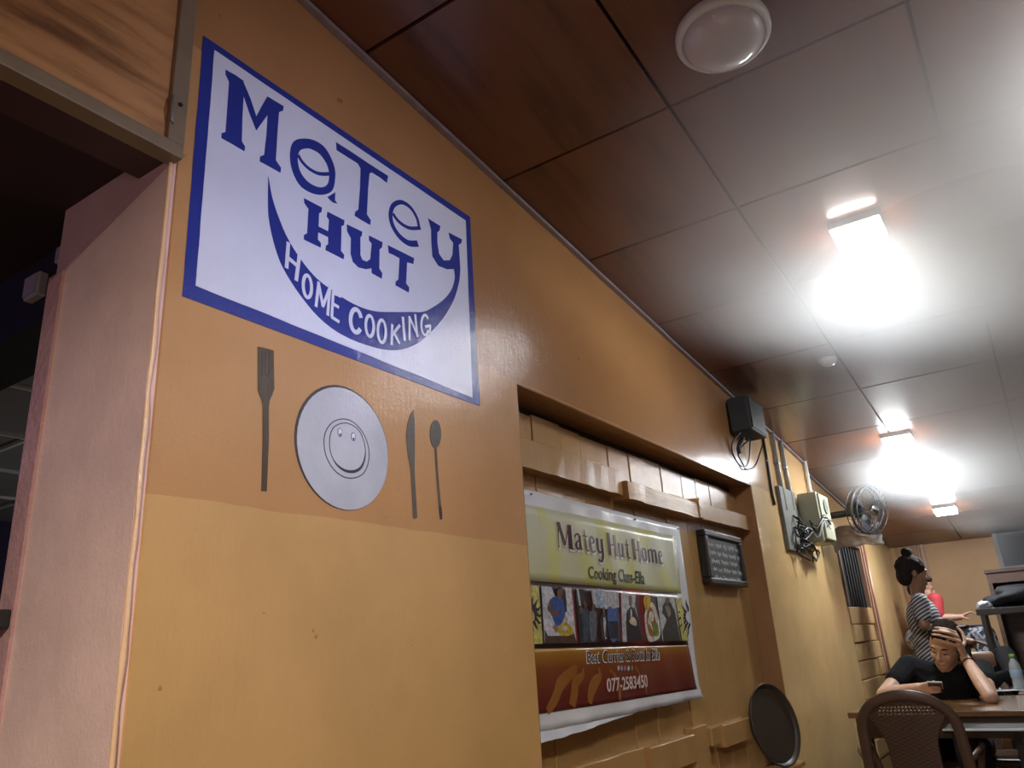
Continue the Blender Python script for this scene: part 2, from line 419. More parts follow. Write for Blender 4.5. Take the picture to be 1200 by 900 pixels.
finish('turn_button', bm, M_SHUT, door)
batten(R0+.006, 2.505, .755, .842, -.050)
batten(2.545, 2.93, .745, .834, -.045)
batten(3.235, 3.585, .752, .832, -.045)
nbox('stile', (-.09, 2.945, RB), (-.055, 3.085, .852), M_SHUT, door, bev=.003)
nbox('catch_block', (-.09, 3.10, .770), (-.045, 3.20, .838), M_SHUT, door, bev=.006)
# lower framed panel edges under the ledges
nbox('stile', (-.09, 2.52, RB), (-.070, 2.56, .75), M_SHUT, door, bev=.003)
nbox('rail', (-.09, 2.56, RB), (-.072, 2.945, .625), M_SHUT, door, bev=.003)

# ------------------------------------------------------------ the painted sign
sign = empty('wall_sign', label='white painted wall sign with blue border, blue MaTey HuT lettering and crescent', category='sign')
SO = [yz(238, 42), yz(550.5, 254.5), yz(562, 476), yz(213, 347)]
SI = [yz(250.7, 59), yz(545, 258.6), yz(553, 466), yz(228.5, 335)]
def jitter_line(a, b, n=26, amp=.0012, seed=0):
    out = []
    for k in range(n):
        t = k/n; j = noise.noise(Vector((t*9, seed*3.3, 0)))*amp if k else 0
        out.append((a[0]+(b[0]-a[0])*t+j, a[1]+(b[1]-a[1])*t+j))
    return out
def quad_line(Q, seed): 
    o = []
    for i in range(4): o += jitter_line(Q[i], Q[(i+1) % 4], seed=seed+i)
    return o
bm = bmesh.new(); slab(bm, quad_line(SO, 1), .0005, .0010); finish('border', bm, M_BLUE, sign, label='dark blue border')
bm = bmesh.new(); slab(bm, quad_line(SI, 7), .0013, .0009); finish('field', bm, M_WHITE, sign, label='white painted field')
LX, LT = .0020, .0010
def z3(p): return yz(200+p[0]*.31667, 30+p[1]*.31667)
def z4(p): return yz(200+p[0]*.31667, 220+p[1]*.31667)
def z7(p): return yz(300+p[0]*.24436, 200+p[1]*.24436)
def letter(polys, name='letter', material=M_BLUE, f=z4, x0=LX, t=LT, label=None):
    bm = bmesh.new()
    for p in polys: slab(bm, [f(q) for q in p], x0, t)
    o = finish(name, bm, material, sign)
    if label: o['label'] = label
    return o
letter([[(200,165),(236,185),(266,206),(268,215),(292,272),(314,338),(334,300),(355,264),(385,282),(415,300),(413,316),(398,322),(392,400),(386,500),(405,528),(403,546),(365,525),(327,504),(328,486),(343,480),(352,400),(356,332),(334,362),(314,390),(290,330),(267,262),(262,350),(260,430),(272,450),(270,467),(228,442),(185,418),(185,400),(200,396),(207,300),(213,210),(200,182)]], f=z3)
# a : ring, smile stroke, foot
ro = smooth_closed([(500,420),(455,428),(439,470),(446,535),(480,598),(540,627),(592,615),(606,562),(600,515),(573,460),(540,432)])
ri = smooth_closed([(503,456),(475,465),(467,500),(478,545),(508,582),(548,600),(576,590),(584,555),(575,515),(550,478),(525,462)])
def ring(bm, outer, inner, f, x0, t):
    o = [f(q) for q in outer]; i = [f(q) for q in inner]; n = len(o)
    assert len(i) == n
    Vs = [[bm.verts.new((x, *p)) for p in S] for x in (x0, x0+t) for S in (o, i)]
    for k in range(n):
        j = (k+1) % n
        bm.faces.new((Vs[2][k], Vs[2][j], Vs[3][j], Vs[3][k])); bm.faces.new((Vs[0][k], Vs[0][j], Vs[2][j], Vs[2][k])); bm.faces.new((Vs[1][k], Vs[1][j], Vs[3][j], Vs[3][k]))
bm = bmesh.new(); ring(bm, ro, ri, z3, LX, LT)
strip(bm, smooth2([z3(p) for p in ((469,480),(482,503),(508,530),(545,549),(585,550))]), .0085, LX, LT*.9)
slab(bm, [z3(p) for p in ((577,636),(606,618),(605,648),(614,660),(600,657),(588,648))], LX, LT)
finish('letter', bm, M_BLUE, sign)
letter([[(609,433),(660,465),(730,512),(802,558),(797,583),(770,562),(742,545),(733,548),(728,600),(723,700),(738,722),(735,739),(705,722),(678,705),(680,690),(692,682),(698,600),(700,530),(690,512),(650,487),(611,462)]], f=z3)
bm = bmesh.new()
strip(bm, smooth2([z3(p) for p in ((916,745),(908,712),(885,675),(852,655),(822,666),(811,700),(819,742),(845,782),(878,806),(912,808))], 6), [.010]*4+[.010+.00015*k for k in range(51)], LX, LT)
strip(bm, smooth2([z3(p) for p in ((820,697),(842,727),(880,750),(922,750))]), [.010]*16, LX, LT*.9)
finish('letter', bm, M_BLUE, sign)
# y : its right stem runs on into the crescent
letter([[(950,115),(995,143),(992,160),(984,166),(984,205),(990,245),(1007,270),(1030,270),(1040,250),(1043,205),(1031,190),(1026,167),(1075,192),(1073,206),(1063,212),(1066,250),(1069,302),(1045,302),(1020,303),(988,290),(966,255),(962,200),(961,155)]])
outer = smooth2([(358,-40),(357,60),(361,120),(376,195),(402,275),(440,345),(485,410),(535,470),(592,520),(655,557),(722,583),(790,600),(850,600),(905,580),(952,543),(1003,487),(1043,420),(1064,352),(1069,302)], 5)
inner = smooth2([(358.5,-40),(372,35),(396,110),(428,185),(475,262),(535,335),(600,385),(650,418),(700,443),(758,459),(820,461),(880,461),(935,459),(985,432),(1017,405),(1038,375),(1048,340),(1048,320),(1045,302)], 5)
bm = bmesh.new(); o_ = [z4(q) for q in outer]; i_ = [z4(q) for q in inner]
Vs = [[bm.verts.new((x, *p)) for p in S] for x in (LX, LX+LT) for S in (o_, i_)]
for k in range(len(o_)-1):
    j = k+1
    bm.faces.new((Vs[2][k], Vs[2][j], Vs[3][j], Vs[3][k])); bm.faces.new((Vs[0][k], Vs[0][j], Vs[2][j], Vs[2][k])); bm.faces.new((Vs[1][k], Vs[1][j], Vs[3][j], Vs[3][k]))
finish('crescent', bm, M_BLUE, sign, label='blue crescent bowl under the name')
letter([[(490,40),(557,75),(555,92),(546,96),(544,145),(580,163),(583,120),(575,108),(577,90),(640,122),(638,140),(629,144),(627,235),(639,250),(637,266),(570,232),(572,215),(580,211),(580,184),(543,166),(541,192),(553,207),(552,223),(490,193),(490,176),(502,170),(507,80),(492,58)]])
letter([[(649,137),(706,164),(704,180),(699,184),(699,250),(706,268),(722,275),(736,265),(741,207),(731,196),(731,178),(781,203),(779,222),(770,230),(769,300),(780,318),(778,338),(741,317),(740,299),(720,303),(692,296),(671,275),(663,245),(664,188),(650,162)]])
letter([[(801,214),(850,238),(898,262),(895,283),(872,277),(868,355),(880,371),(878,389),(829,362),(830,348),(840,340),(844,262),(822,250),(804,242)]])
def wl(strokes, wd):      # white letter on the crescent
    bm = bmesh.new()
    for k, s in enumerate(strokes): strip(bm, [z7(p) for p in s], wd*.24436*.00222, LX+LT, .0007+.00012*k)
    finish('letter', bm, M_WHITE, sign, label='white letter on the crescent')
def arc(cx, cy, rx, ry, a0, a1, n=16, tilt=0):
    return [(cx+rx*math.cos(math.radians(a0+(a1-a0)*k/n)), cy+ry*math.sin(math.radians(a0+(a1-a0)*k/n))+tilt*rx*math.cos(math.radians(a0+(a1-a0)*k/n))) for k in range(n+1)]
wl([[(150,345),(141,470)],[(203,405),(187,530)],[(146,418),(196,462)]], 17)
wl([arc(241,557,20,53,0,360,24,.35)], 15)
wl([[(282,655),(296,535)],[(294,540),(316,655)],[(314,655),(350,560)],[(348,560),(338,697)]], 14)
wl([[(365,580),(358,705)],[(358,585),(404,605)],[(362,640),(392,658)],[(355,703),(394,728)]], 14)
wl([arc(474,722,26,55,-20,-322,22,.2)], 20)
wl([arc(540,747,19,50,0,360,24,.2)], 15)
wl([arc(598,772,19,54,0,360,24,.15)], 15)
wl([[(648,738),(645,838)],[(685,742),(648,790)],[(656,778),(683,832)]], 14)
wl([[(699,703),(708,818)]], 16)
wl([[(731,815),(731,700)],[(729,700),(772,798)],[(768,800),(758,690)]], 13)
wl([arc(806,742,18,48,-40,-330,20,.1), [(806,750),(832,745)], [(830,742),(828,785)]], 13)

# ------------------------------------------------------------ painted cutlery and plate
M_CUT = gloss('cutlery_paint', (.085, .062, .040), .18)
M_CUT2 = gloss('cutlery_paint_grey', (.115, .10, .075), .18)
M_PLATE = gloss('plate_paint', (.52, .53, .54), .14)
M_INK = gloss('ink_paint', (.06, .055, .06), .2)
def z5(p): return yz(270+p[0]*.25, 390+p[1]*.25)
def painted(name, label, category):
    return empty(name, label=label, category=category, group='place setting painted under the sign')
fk = painted('painted_fork', 'brown fork painted upright on the wall beside the painted plate', 'painting')
bm = bmesh.new(); slab(bm, [z5(p) for p in ((127,65),(150,70),(175,76),(201,84),(202,170),(204,262),(195,290),(182,318),(178,345),(178,500),(168,742),(144,742),(150,500),(150,345),(145,315),(134,290),(127,268))], .0006, .001)
finish('fork_shape', bm, M_CUT, fk)
bm = bmesh.new()
for s in (146, 162, 178): strip(bm, [z5(p) for p in ((s,95),(s+1,205))], .0016, .0016, .0004)
finish('tine_gap', bm, M_INK, fk)
pl = painted('painted_plate', 'grey painted plate with small smiling face on the wall under the sign', 'painting')
def ell(px, n=48): return px
def circ(cx, cy, ry, rz, n=48): return [(cx+ry*math.cos(2*PI*k/n), cy+rz*math.sin(2*PI*k/n)) for k in range(n)]
PCc = (1.122, 1.5785); PR = (.130, .130)
bm = bmesh.new(); slab(bm, circ(PCc[0]-.002, PCc[1]+.002, .1335, .133), .0004, .0008); finish('outline', bm, M_INK, pl)
bm = bmesh.new(); slab(bm, circ(*PCc, *PR), .0012, .0008); finish('rim', bm, M_PLATE, pl)
wc = z5((543, 545))
wo = [z5(p) for p in ((520,405),(470,425),(438,480),(440,560),(472,630),(520,672),(570,682),(620,660),(645,600),(642,530),(615,465),(570,418))]
bm = bmesh.new(); strip(bm, smooth_closed(wo, 5), .0022, .0020, .0004, True); finish('well_line', bm, M_INK, pl)
wi = smooth_closed([z5(p) for p in ((520,425),(480,445),(462,495),(466,560),(490,612),(530,645),(575,651),(610,630),(628,580),(625,520),(600,460),(560,430))], 5)
ws = []
for k in range(60):
    ws.append(.0020 if not (18 <= k <= 42) else .0020+.0045*math.sin((k-18)/24*PI))
bm = bmesh.new(); strip(bm, wi, ws, .0020, .0005, True); finish('smile_line', bm, M_INK, pl)
for (ex, ey) in ((510, 468), (573, 488)):
    c = z5((ex, ey)); bm = bmesh.new(); slab(bm, circ(*c, .0068, .0095, 20), .0020, .0003); e = finish('eye_outline', bm, M_INK, pl)
    bm = bmesh.new(); slab(bm, circ(*c, .0052, .0080, 20), .0023, .0003); finish('eye_white', bm, M_WHITE, e)
    bm = bmesh.new(); slab(bm, circ(c[0]+.0005, c[1]-.0045, .0025, .003, 12), .0026, .0003); finish('pupil', bm, M_INK, e)
kn = painted('painted_knife', 'grey brown table knife painted on the wall between plate and spoon', 'painting')
bm = bmesh.new(); slab(bm, [z5(p) for p in ((856,362),(861,400),(863,520),(861,640),(867,750),(874,866),(866,871),(855,868),(849,750),(843,645),(830,570),(822,485),(829,425),(842,385))], .0006, .001)
finish('knife_shape', bm, M_CUT2, kn)
sp = painted('painted_spoon', 'thin grey brown spoon painted on the wall next to the painted knife', 'painting')
bm = bmesh.new(); slab(bm, [z5(p) for p in arc(960, 475, 26, 66, 0, 352, 26)], .0006, .001)
finish('bowl', bm, M_CUT2, sp)
bm = bmesh.new(); strip(bm, [z5(p) for p in ((960,535),(966,640),(976,760),(981,820))], [.0085, .0075, .008, .009], .0007, .001); finish('handle', bm, M_CUT2, sp)
bm = bmesh.new(); strip(bm, [z5(p) for p in ((981,815),(984,845),(986,875))], [.0095, .010, .007], .0010, .001); finish('handle_tip', bm, M_INK, sp, label='darker handle tip')

# ------------------------------------------------------------ the banner
BX = -.036
def bp(px, py): return yz(px, py, BX)
def c8(p): return bp(610+p[0]*.18333, 675+p[1]*.18333)
def c7(p): return bp(600+p[0]*.2, 560+p[1]*.2)
banner = empty('banner', label='white edged vinyl banner for a home cooking class nailed across the shutters', category='banner')
bTL = (1.815, bp(613, 574)[1]+.004); bTR = bp(796, 617); bBR = bp(822, 818); bBL = (1.815, bp(633, 856)[1]-.004)
def bwave(y, z):
    b = max(0, (1.02-z)/.08)
    return .004*math.sin(y*6+.5) + b*b*.010*(1+.6*math.sin(y*19)+.4*math.sin(y*43)) + .0015*math.sin(y*31+z*11)
def bgrid(Q, nu, nv, dx, name, material, th=.0008, **k):
    bm = bmesh.new(); G = []
    for j in range(nv+1):
        t = j/nv; row = []
        for i in range(nu+1):
            s = i/nu
            y = (Q[0][0]*(1-s)+Q[1][0]*s)*(1-t)+(Q[3][0]*(1-s)+Q[2][0]*s)*t
            z = (Q[0][1]*(1-s)+Q[1][1]*s)*(1-t)+(Q[3][1]*(1-s)+Q[2][1]*s)*t
            row.append((BX+dx+bwave(y, z), y, z))
        G.append(row)
    A = [[bm.verts.new(p) for p in r] for r in G]; B = [[bm.verts.new((p[0]-th, p[1], p[2])) for p in r] for r in G]
    for j in range(nv):
        for i in range(nu):
            bm.faces.new((A[j][i], A[j][i+1], A[j+1][i+1], A[j+1][i])); bm.faces.new((B[j][i], B[j+1][i], B[j+1][i+1], B[j][i+1]))
    for j in range(nv):
        for c in (0, nu): bm.faces.new((A[j][c], A[j+1][c], B[j+1][c], B[j][c]))
    for i in range(nu):
        for r in (0, nv): bm.faces.new((A[r][i], A[r][i+1], B[r][i+1], B[r][i]))
    return finish(name, bm, material, k.pop('parent', banner), True, **k)
M_VINYL = mat('vinyl_white', (.66, .66, .70), .32, .04, 5, bmp=.15, bscale=6)
bgrid([bTL, bTR, bBR, bBL], 60, 36, 0, 'vinyl_sheet', M_VINYL)
# loose lower lip of the sheet curling forward
bm = bmesh.new(); prev = None
for k in range(31):
    t = k/30; y = 1.82+t*.62; zt = bBL[1]+(bBR[1]-bBL[1])*(y-bBL[0])/(bBR[0]-bBL[0])
    h = .028*(1-t)**.8+.001+.004*abs(noise.noise(Vector((y*12, 0, 0))))
    r = [bm.verts.new((BX+bwave(y, zt)+q*.016*(1-t)-.002, y, zt+.004-h*q)) for q in (0, .5, 1)]
    if prev:
        for q in range(2): bm.faces.new((prev[q], prev[q+1], r[q+1], r[q]))
    prev = r
finish('curled_edge', bm, mat('vinyl_back', (.50, .50, .56), .4), banner, True)
def print_grad(name, stops, axis, lo, hi, blot=None, rough=.3):
    m, nt, b = nodes(name)
    tc = nt.nodes.new('ShaderNodeTexCoord'); sp = nt.nodes.new('ShaderNodeSeparateXYZ'); nt.links.new(tc.outputs['Object'], sp.inputs[0])
    mr = nt.nodes.new('ShaderNodeMapRange'); mr.inputs[1].default_value = lo; mr.inputs[2].default_value = hi
    nt.links.new(sp.outputs[axis], mr.inputs[0]); r = ramp(nt, mr.outputs[0], stops); out = r.outputs[0]
    if blot:
        n = tex(nt, blot[1], 2, .4, (1, 1.6, .8)); rr = ramp(nt, n.outputs[0], [(.52, (0, 0, 0)), (.58, (.6, .6, .6))])
        mx = nt.nodes.new('ShaderNodeMix'); mx.data_type = 'RGBA'; nt.links.new(rr.outputs[0], mx.inputs[0]); nt.links.new(out, mx.inputs[6]); mx.inputs[7].default_value = (*blot[0], 1); out = mx.outputs[2]
    nt.links.new(out, b.inputs['Base Color']); b.inputs['Roughness'].default_value = rough
    return m
M_PALE = print_grad('print_pale', [(0, (.52, .52, .30)), (.5, (.56, .56, .40)), (1, (.60, .60, .48))], 2, 1.33, 1.6, ((.56, .55, .12), 7))
M_SUNSET = print_grad('print_sunset', [(0, (.12, .018, .012)), (.45, (.20, .05, .012)), (.75, (.40, .20, .015)), (1, (.48, .30, .02))], 2, 1.02, 1.21)
M_DKRED = print_grad('print_dark', [(0, (.03, .02, .018)), (.42, (.05, .02, .018)), (.55, (.28, .02, .015)), (.68, (.06, .02, .018)), (1, (.03, .02, .018))], 1, 1.95, 3.0)
def flat(name, col, r=.35): return mat(name, col, r, .03)
bgrid([(1.82, bp(616, 591)[1]), bp(791.5, 628), bp(799, 697), (1.82, bp(621, 681)[1])], 30, 8, .0012, 'printed_sky', M_PALE, label='pale yellow printed field')
bgrid([(1.82, bp(621, 680)[1]), bp(798.5, 696), bp(807, 756), (1.82, bp(626, 760)[1])], 30, 8, .0016, 'photo_strip', M_DKRED, label='dark band holding the printed photographs')
bgrid([(1.82, c8((90,463))[1]), c8((1075,433)), c8((1125,722)), (1.82, c8((120,882))[1])], 36, 14, .0014, 'printed_sunset', M_SUNSET, label='orange to maroon printed field')
# pale palm curves in the sunset field
M_AMB = flat('print_amber', (.27, .10, .017))
for s, wd in (([(170,865),(225,770),(255,690),(335,600),(345,570)], [.02, .035, .04, .03, .004]), ([(325,830),(340,750),(345,680),(385,640),(390,590)], [.03, .035, .035, .02, .004]), ([(430,815),(440,740),(470,680),(500,640),(490,590)], [.02, .04, .04, .02, .004]), ([(620,795),(620,720),(590,640),(560,600)], [.012, .02, .016, .004]), ([(800,760),(790,700),(760,640),(740,600)], [.006, .014, .012, .003])):
    bm = bmesh.new(); pts = smooth2([c8(p) for p in s], 4)
    n = len(pts); W = [wd[min(int(k/(n-1)*(len(wd)-1)), len(wd)-2)]*(1-((k/(n-1)*(len(wd)-1)) % 1)) + wd[min(int(k/(n-1)*(len(wd)-1))+1, len(wd)-1)]*((k/(n-1)*(len(wd)-1)) % 1) for k in range(n)]
    strip(bm, pts, W, BX+.0018, .0006)
    for v in bm.verts: v.co.x += bwave(v.co.y, v.co.z)
    finish('palm_print', bm, M_AMB, banner)
def bpoly(name, polys, col, dx=.0028, parent=None, f=c8, sm=False):
    bm = bmesh.new()
    for p in polys:
        q = [f(a) for a in p]; q = smooth_closed(q, 3) if sm else q
        slab(bm, q, BX+dx, .0005)
    for v in bm.verts: v.co.x += bwave(v.co.y, v.co.z)
    return finish(name, bm, mat('ink_%02d_%02d_%02d' % tuple(int(c*99) for c in col), col, .32, .45, 70), parent or banner)
def rect(p, q, dx=0): return [p, (q[0], p[1]), q, (p[0], q[1])]
# photo 1: cook in a blue apron with a pan
ph = bpoly('printed_photo', [[(134,65),(316,78),(352,430),(152,432)]], (.50, .50, .56))
bpoly('figure', [[(188,150),(230,130),(262,160),(275,240),(262,290),(268,310),(205,318),(200,260),(172,215)]], (.05, .09, .28), .0034, ph, sm=True)
bpoly('figure_skin', [[(226,80),(250,78),(258,105),(248,140),(228,130)], ], (.16, .085, .05), .0037, ph, sm=True)
bpoly('figure_arm', [[(170,215),(188,165),(200,215),(245,228),(240,245),(205,250)]], (.16, .085, .05), .0037, ph, sm=True)
bpoly('figure_hair', [[(222,95),(228,72),(250,70),(256,90),(240,84)]], (.02, .015, .015), .0040, ph, sm=True)
bpoly('table_print', [[(152,330),(200,325),(320,345),(350,430),(152,432)]], (.07, .04, .03), .0033, ph)
bpoly('pan_print', [[(232,345),(262,295),(300,310),(330,360),(290,385),(250,375)]], (.46, .34, .05), .0038, ph, sm=True)
bpoly('pan_print', [[(255,335),(268,315),(285,330),(280,350),(262,352)]], (.55, .53, .48), .0042, ph, sm=True)
bpoly('pan_print', [[(196,340),(215,310),(235,330),(228,362),(205,362)]], (.28, .16, .08), .0040, ph, sm=True)
# photo 2: a group in front of the sign
ph = bpoly('printed_photo', [[(346,80),(613,105),(640,420),(364,430)]], (.035, .03, .035))
bpoly('wall_print', [[(350,82),(362,82),(378,190),(366,190)], [(436,88),(612,105),(620,200),(560,215),(452,200)]], (.42, .42, .46), .0033, ph)
bpoly('sign_print', [[(470,92),(530,100),(535,150),(505,200),(480,185)]], (.25, .33, .48), .0036, ph, sm=True)
bpoly('sign_print', [[(482,115),(520,120),(522,135),(485,130)], [(486,140),(516,146),(512,160),(490,155)]], (.45, .48, .55), .0039, ph)
for (cx, top, cl, wd) in ((400, 165, (.05, .07, .10), 26), (450, 180, (.12, .13, .16), 22), (515, 200, (.04, .035, .04), 22), (578, 150, (.05, .10, .30), 36), (375, 200, (.02, .02, .02), 18), (612, 230, (.07, .05, .06), 16)):
    bpoly('figure', [[(cx-wd, top+70), (cx-8, top+45), (cx+12, top+45), (cx+wd, top+80), (cx+wd*.8, 400), (cx-wd*.6, 405)]], cl, .0036+.00005*(cx % 7), ph, sm=True)
    bpoly('figure_skin', [[(cx-9, top+12), (cx, top), (cx+11, top+12), (cx+7, top+42), (cx-5, top+42)]], (.12, .07, .045), .0040, ph, sm=True)
bpoly('figure', [[(512,270),(524,265),(530,300),(522,390),(536,400),(524,405),(512,330)]], (.40, .42, .48), .0042, ph)
bpoly('figure', [[(566,245),(574,240),(582,280),(570,285)]], (.50, .50, .54), .0042, ph)
bpoly('figure_trousers', [[(548,290),(610,290),(612,400),(556,400)]], (.02, .02, .03), .0041, ph)
# photo 3: cook in black jacket holding a plate
ph = bpoly('printed_photo', [[(630,110),(746,118),(786,418),(645,422)]], (.46, .46, .50))
bpoly('figure', [[(668,225),(695,195),(728,210),(745,280),(786,418),(672,422),(664,300)]], (.025, .02, .025), .0034, ph, sm=False)
bpoly('figure_skin', [[(682,140),(692,122),(706,140),(704,185),(688,190)]], (.14, .08, .05), .0037, ph, sm=True)
bpoly('shirt_print', [[(690,215),(700,212),(704,250),(692,270)]], (.5, .5, .52), .0038, ph)
bpoly('plate_print', [[(682,290),(705,260),(732,285),(730,318),(700,312)]], (.55, .46, .30), .0041, ph, sm=True)
bpoly('door_print', [[(712,118),(746,120),(786,418),(770,410),(740,250),(722,200)]], (.10, .03, .03), .0033, ph)
# photo 4: a plate of food
ph = bpoly('printed_photo', [[(775,120),(860,130),(896,414),(800,418)]], (.09, .05, .035))
bpoly('dish_print', [[(790,250),(812,180),(850,178),(885,280),(892,380),(850,418),(815,412),(795,330)]], (.55, .53, .48), .0034, ph, sm=True)
bpoly('curry_print', [[(802,270),(818,200),(840,215),(862,290),(872,360),(845,385),(818,370)]], (.30, .13, .03), .0037, ph, sm=True)
bpoly('leaf_print', [[(840,310),(870,300),(880,370),(855,385)]], (.16, .20, .04), .0040, ph, sm=True)
bpoly('egg_print', [[(815,250),(828,225),(845,250),(842,285),(825,290)]], (.60, .58, .50), .0043, ph, sm=True)
bpoly('drink_print', [[(782,140),(800,118),(822,130),(825,190),(800,215),(785,190)]], (.52, .32, .03), .0040, ph, sm=True)
# photo 5: two cooks at the stove
ph = bpoly('printed_photo', [[(875,132),(986,140),(1022,412),(908,416)]], (.42, .44, .46))
bpoly('figure', [[(905,200),(925,165),(955,165),(985,230),(1005,330),(1020,412),(912,416),(900,260)]], (.05, .045, .04), .0034, ph, sm=False)
bpoly('figure_skin', [[(925,150),(935,132),(950,150),(945,175),(930,175)]], (.15, .09, .06), .0037, ph, sm=True)
bpoly('figure_arm', [[(915,290),(950,300),(985,325),(975,345),(930,330)]], (.15, .09, .06), .0037, ph, sm=True)
bpoly('figure', [[(920,200),(945,195),(960,240),(940,280),(918,260)]], (.22, .20, .16), .0038, ph, sm=True)
bpoly('shirt_print', [[(958,360),(980,355),(998,405),(965,410)]], (.48, .48, .46), .0038, ph)
# sun panels at both ends
for sx, q in ((1, [(57,58),(118,62),(140,433),(86,436)]), (-1, [(992,142),(1030,146),(1076,412),(1032,412)])):
    ph = bpoly('sun_panel', [q], (.50, .46, .14))
    cx, cy = ((62, 250) if sx == 1 else (1085, 265))
    bm = bmesh.new()
    for a in range(-78, 79, 26) if sx == 1 else range(102, 262, 24):
        ca, sa = math.cos(math.radians(a)), math.sin(math.radians(a))
        R = (26, 42, 58, 78) if sx == 1 else (30, 48, 64, 84); R2 = (40, 68, 96, 130)
        pts = [c8((cx+R[k]*ca+(6*(-1)**k)*sa*.5, cy+R2[k]*sa+(8*(-1)**k)*ca)) for k in range(4)]
        strip(bm, pts, [.010, .012, .008, .001], BX+.0034, .0005)
    for v in bm.verts: v.co.x += bwave(v.co.y, v.co.z)
    finish('sun_rays', bm, M_INK, ph)
for q in ([(318,75),(326,76),(356,428),(346,430)], [(622,106),(628,107),(645,420),(638,420)], [(762,118),(768,119),(797,416),(790,417)]):
    bpoly('divider', [q], (.26, .02, .02), .0030)
# lettering
M_TXT = flat('print_ink', (.018, .016, .02)); M_MAR = print_grad('print_maroon', [(0, (.035, .012, .016)), (1, (.11, .03, .04))], 2, 1.42, 1.52); M_WT = flat('print_white', (.68, .66, .66))
GL = {  # high contrast display letters: strokes (points, widths) in em units, baseline 0
 'M': (.86, [([(.03, .02), (.10, .0)], [.03, .03]), ([(.07, 0), (.13, .98)], [.03, .035]), ([(.06, .99), (.20, .97)], [.04, .03]), ([(.14, .98), (.40, .12)], [.17, .12]), ([(.40, .10), (.66, .98)], [.03, .03]), ([(.68, .0), (.68, .98)], [.20, .19]), ([(.60, .01), (.86, .01)], [.035, .035])]),
 'a': (.46, [([(.05, .52), (.12, .63), (.22, .66), (.30, .60)], [.06, .05, .05, .09]), ([(.31, .62), (.31, .05)], [.13, .13]), ([(.30, .02), (.44, .05)], [.03, .03]), ([(.30, .40), (.16, .34), (.09, .18), (.15, .04), (.28, .08)], [.03, .05, .12, .06, .03])]),
 't': (.34, [([(.16, .92), (.17, .14)], [.02, .13]), ([(.03, .64), (.31, .64)], [.035, .035]), ([(.17, .14), (.22, .02), (.33, .06)], [.12, .06, .03])]),
 'e': (.44, [([(.10, .36), (.34, .42)], [.03, .03]), ([(.34, .42), (.32, .60), (.22, .67), (.13, .58), (.10, .34), (.14, .10), (.24, .01), (.38, .09)], [.10, .08, .04, .10, .14, .12, .05, .03])]),
 'y': (.50, [([(.10, .66), (.10, .25), (.17, .06), (.30, .10)], [.13, .13, .09, .03]), ([(.36, .66), (.36, .0), (.30, -.28), (.18, -.34), (.08, -.26)], [.13, .13, .10, .05, .10])]),
 'H': (.72, [([(.12, 0), (.12, .98)], [.17, .17]), ([(.02, .985), (.24, .985)], [.03, .03]), ([(.12, .48), (.56, .48)], [.035, .035]), ([(.56, 0), (.56, .98)], [.17, .17]), ([(.46, .01), (.68, .01)], [.03, .03])]),
 'u': (.50, [([(.10, .66), (.10, .22), (.17, .04), (.32, .12)], [.13, .13, .08, .03]), ([(.36, .66), (.36, .02)], [.13, .13]), ([(.36, .02), (.47, .03)], [.03, .03])]),
 'o': (.46, [([(.22, .67), (.10, .50), (.10, .18), (.22, .01)], [.04, .13, .13, .04]), ([(.22, .67), (.35, .50), (.35, .18), (.22, .01)], [.04, .13, .13, .04])]),
 'm': (.78, [([(.10, .66), (.10, .0)], [.13, .13]), ([(.10, .50), (.24, .66), (.36, .56), (.36, .0)], [.03, .06, .13, .13]), ([(.36, .50), (.50, .66), (.62, .56), (.62, .0)], [.03, .06, .13, .13]), ([(.62, .01), (.74, .01)], [.03, .03])]),
 ' ': (.16, [])}
def headline(s, bl, br, tl, tr, x0, material, name, fat=0.0, sh=(0, 0)):
    tot = sum(GL[c][0]+.015 for c in s); cur = 0
    for ch in s:
        wd, st = GL[ch]
        if st:
            bm = bmesh.new()
            for kk, (pts, ws) in enumerate(st):
                def mp(p):
                    u = (cur+p[0])/tot+sh[0]; k = p[1]+sh[1]
                    return (bl[0]+(br[0]-bl[0])*u+(tl[0]-bl[0])*k, bl[1]+(br[1]-bl[1])*u+((tl[1]-bl[1])*(1-u)+(tr[1]-br[1])*u)*k)
                P = [mp(p) for p in pts]; em = (br[0]-bl[0])/tot
                if len(P) > 2:
                    n0 = len(P); P = smooth2(P, 4); n1 = len(P)
                    W = [ws[min(int(i/4), n0-1)]*(1-(i % 4)/4)+ws[min(int(i/4)+1, n0-1)]*((i % 4)/4) for i in range(n1)]
                else: W = ws
                strip(bm, P, [(a+fat)*em for a in W], x0+.00004*kk, .0005)
            for v in bm.verts: v.co.x += bwave(v.co.y, v.co.z)
            finish(name, bm, material, banner)
        cur += wd+.015
hb = (bp(652.5, 641), bp(778.5, 661.5), bp(650, 611.5), bp(777.5, 640))
headline('Matey Hut Home', *hb, BX+.0026, M_WT, 'letter_shadow', .07, (.004, -.05))
headline('Matey Hut Home', *hb, BX+.0034, M_MAR, 'letter')
def tq(a, b, c, d): return dict(tl=bp(*a), tr=bp(*b), bl=bp(*c), br=bp(*d))
text_on('lettering', 'Cooking Class-Ella', **tq((686.5, 663.5), (754, 670), (687.5, 682), (755, 689.5)), x0=BX+.0030, t=.0006, material=M_TXT, parent=banner, offset=.012, warp=bwave)['label'] = 'black line of lettering'
text_on('lettering_outline', 'Best Curries & Rotti In Ella', **tq((685, 762), (773, 759.5), (685.5, 778.5), (773, 774)), x0=BX+.0024, t=.0006, material=M_WT, parent=banner, offset=.028, warp=bwave)
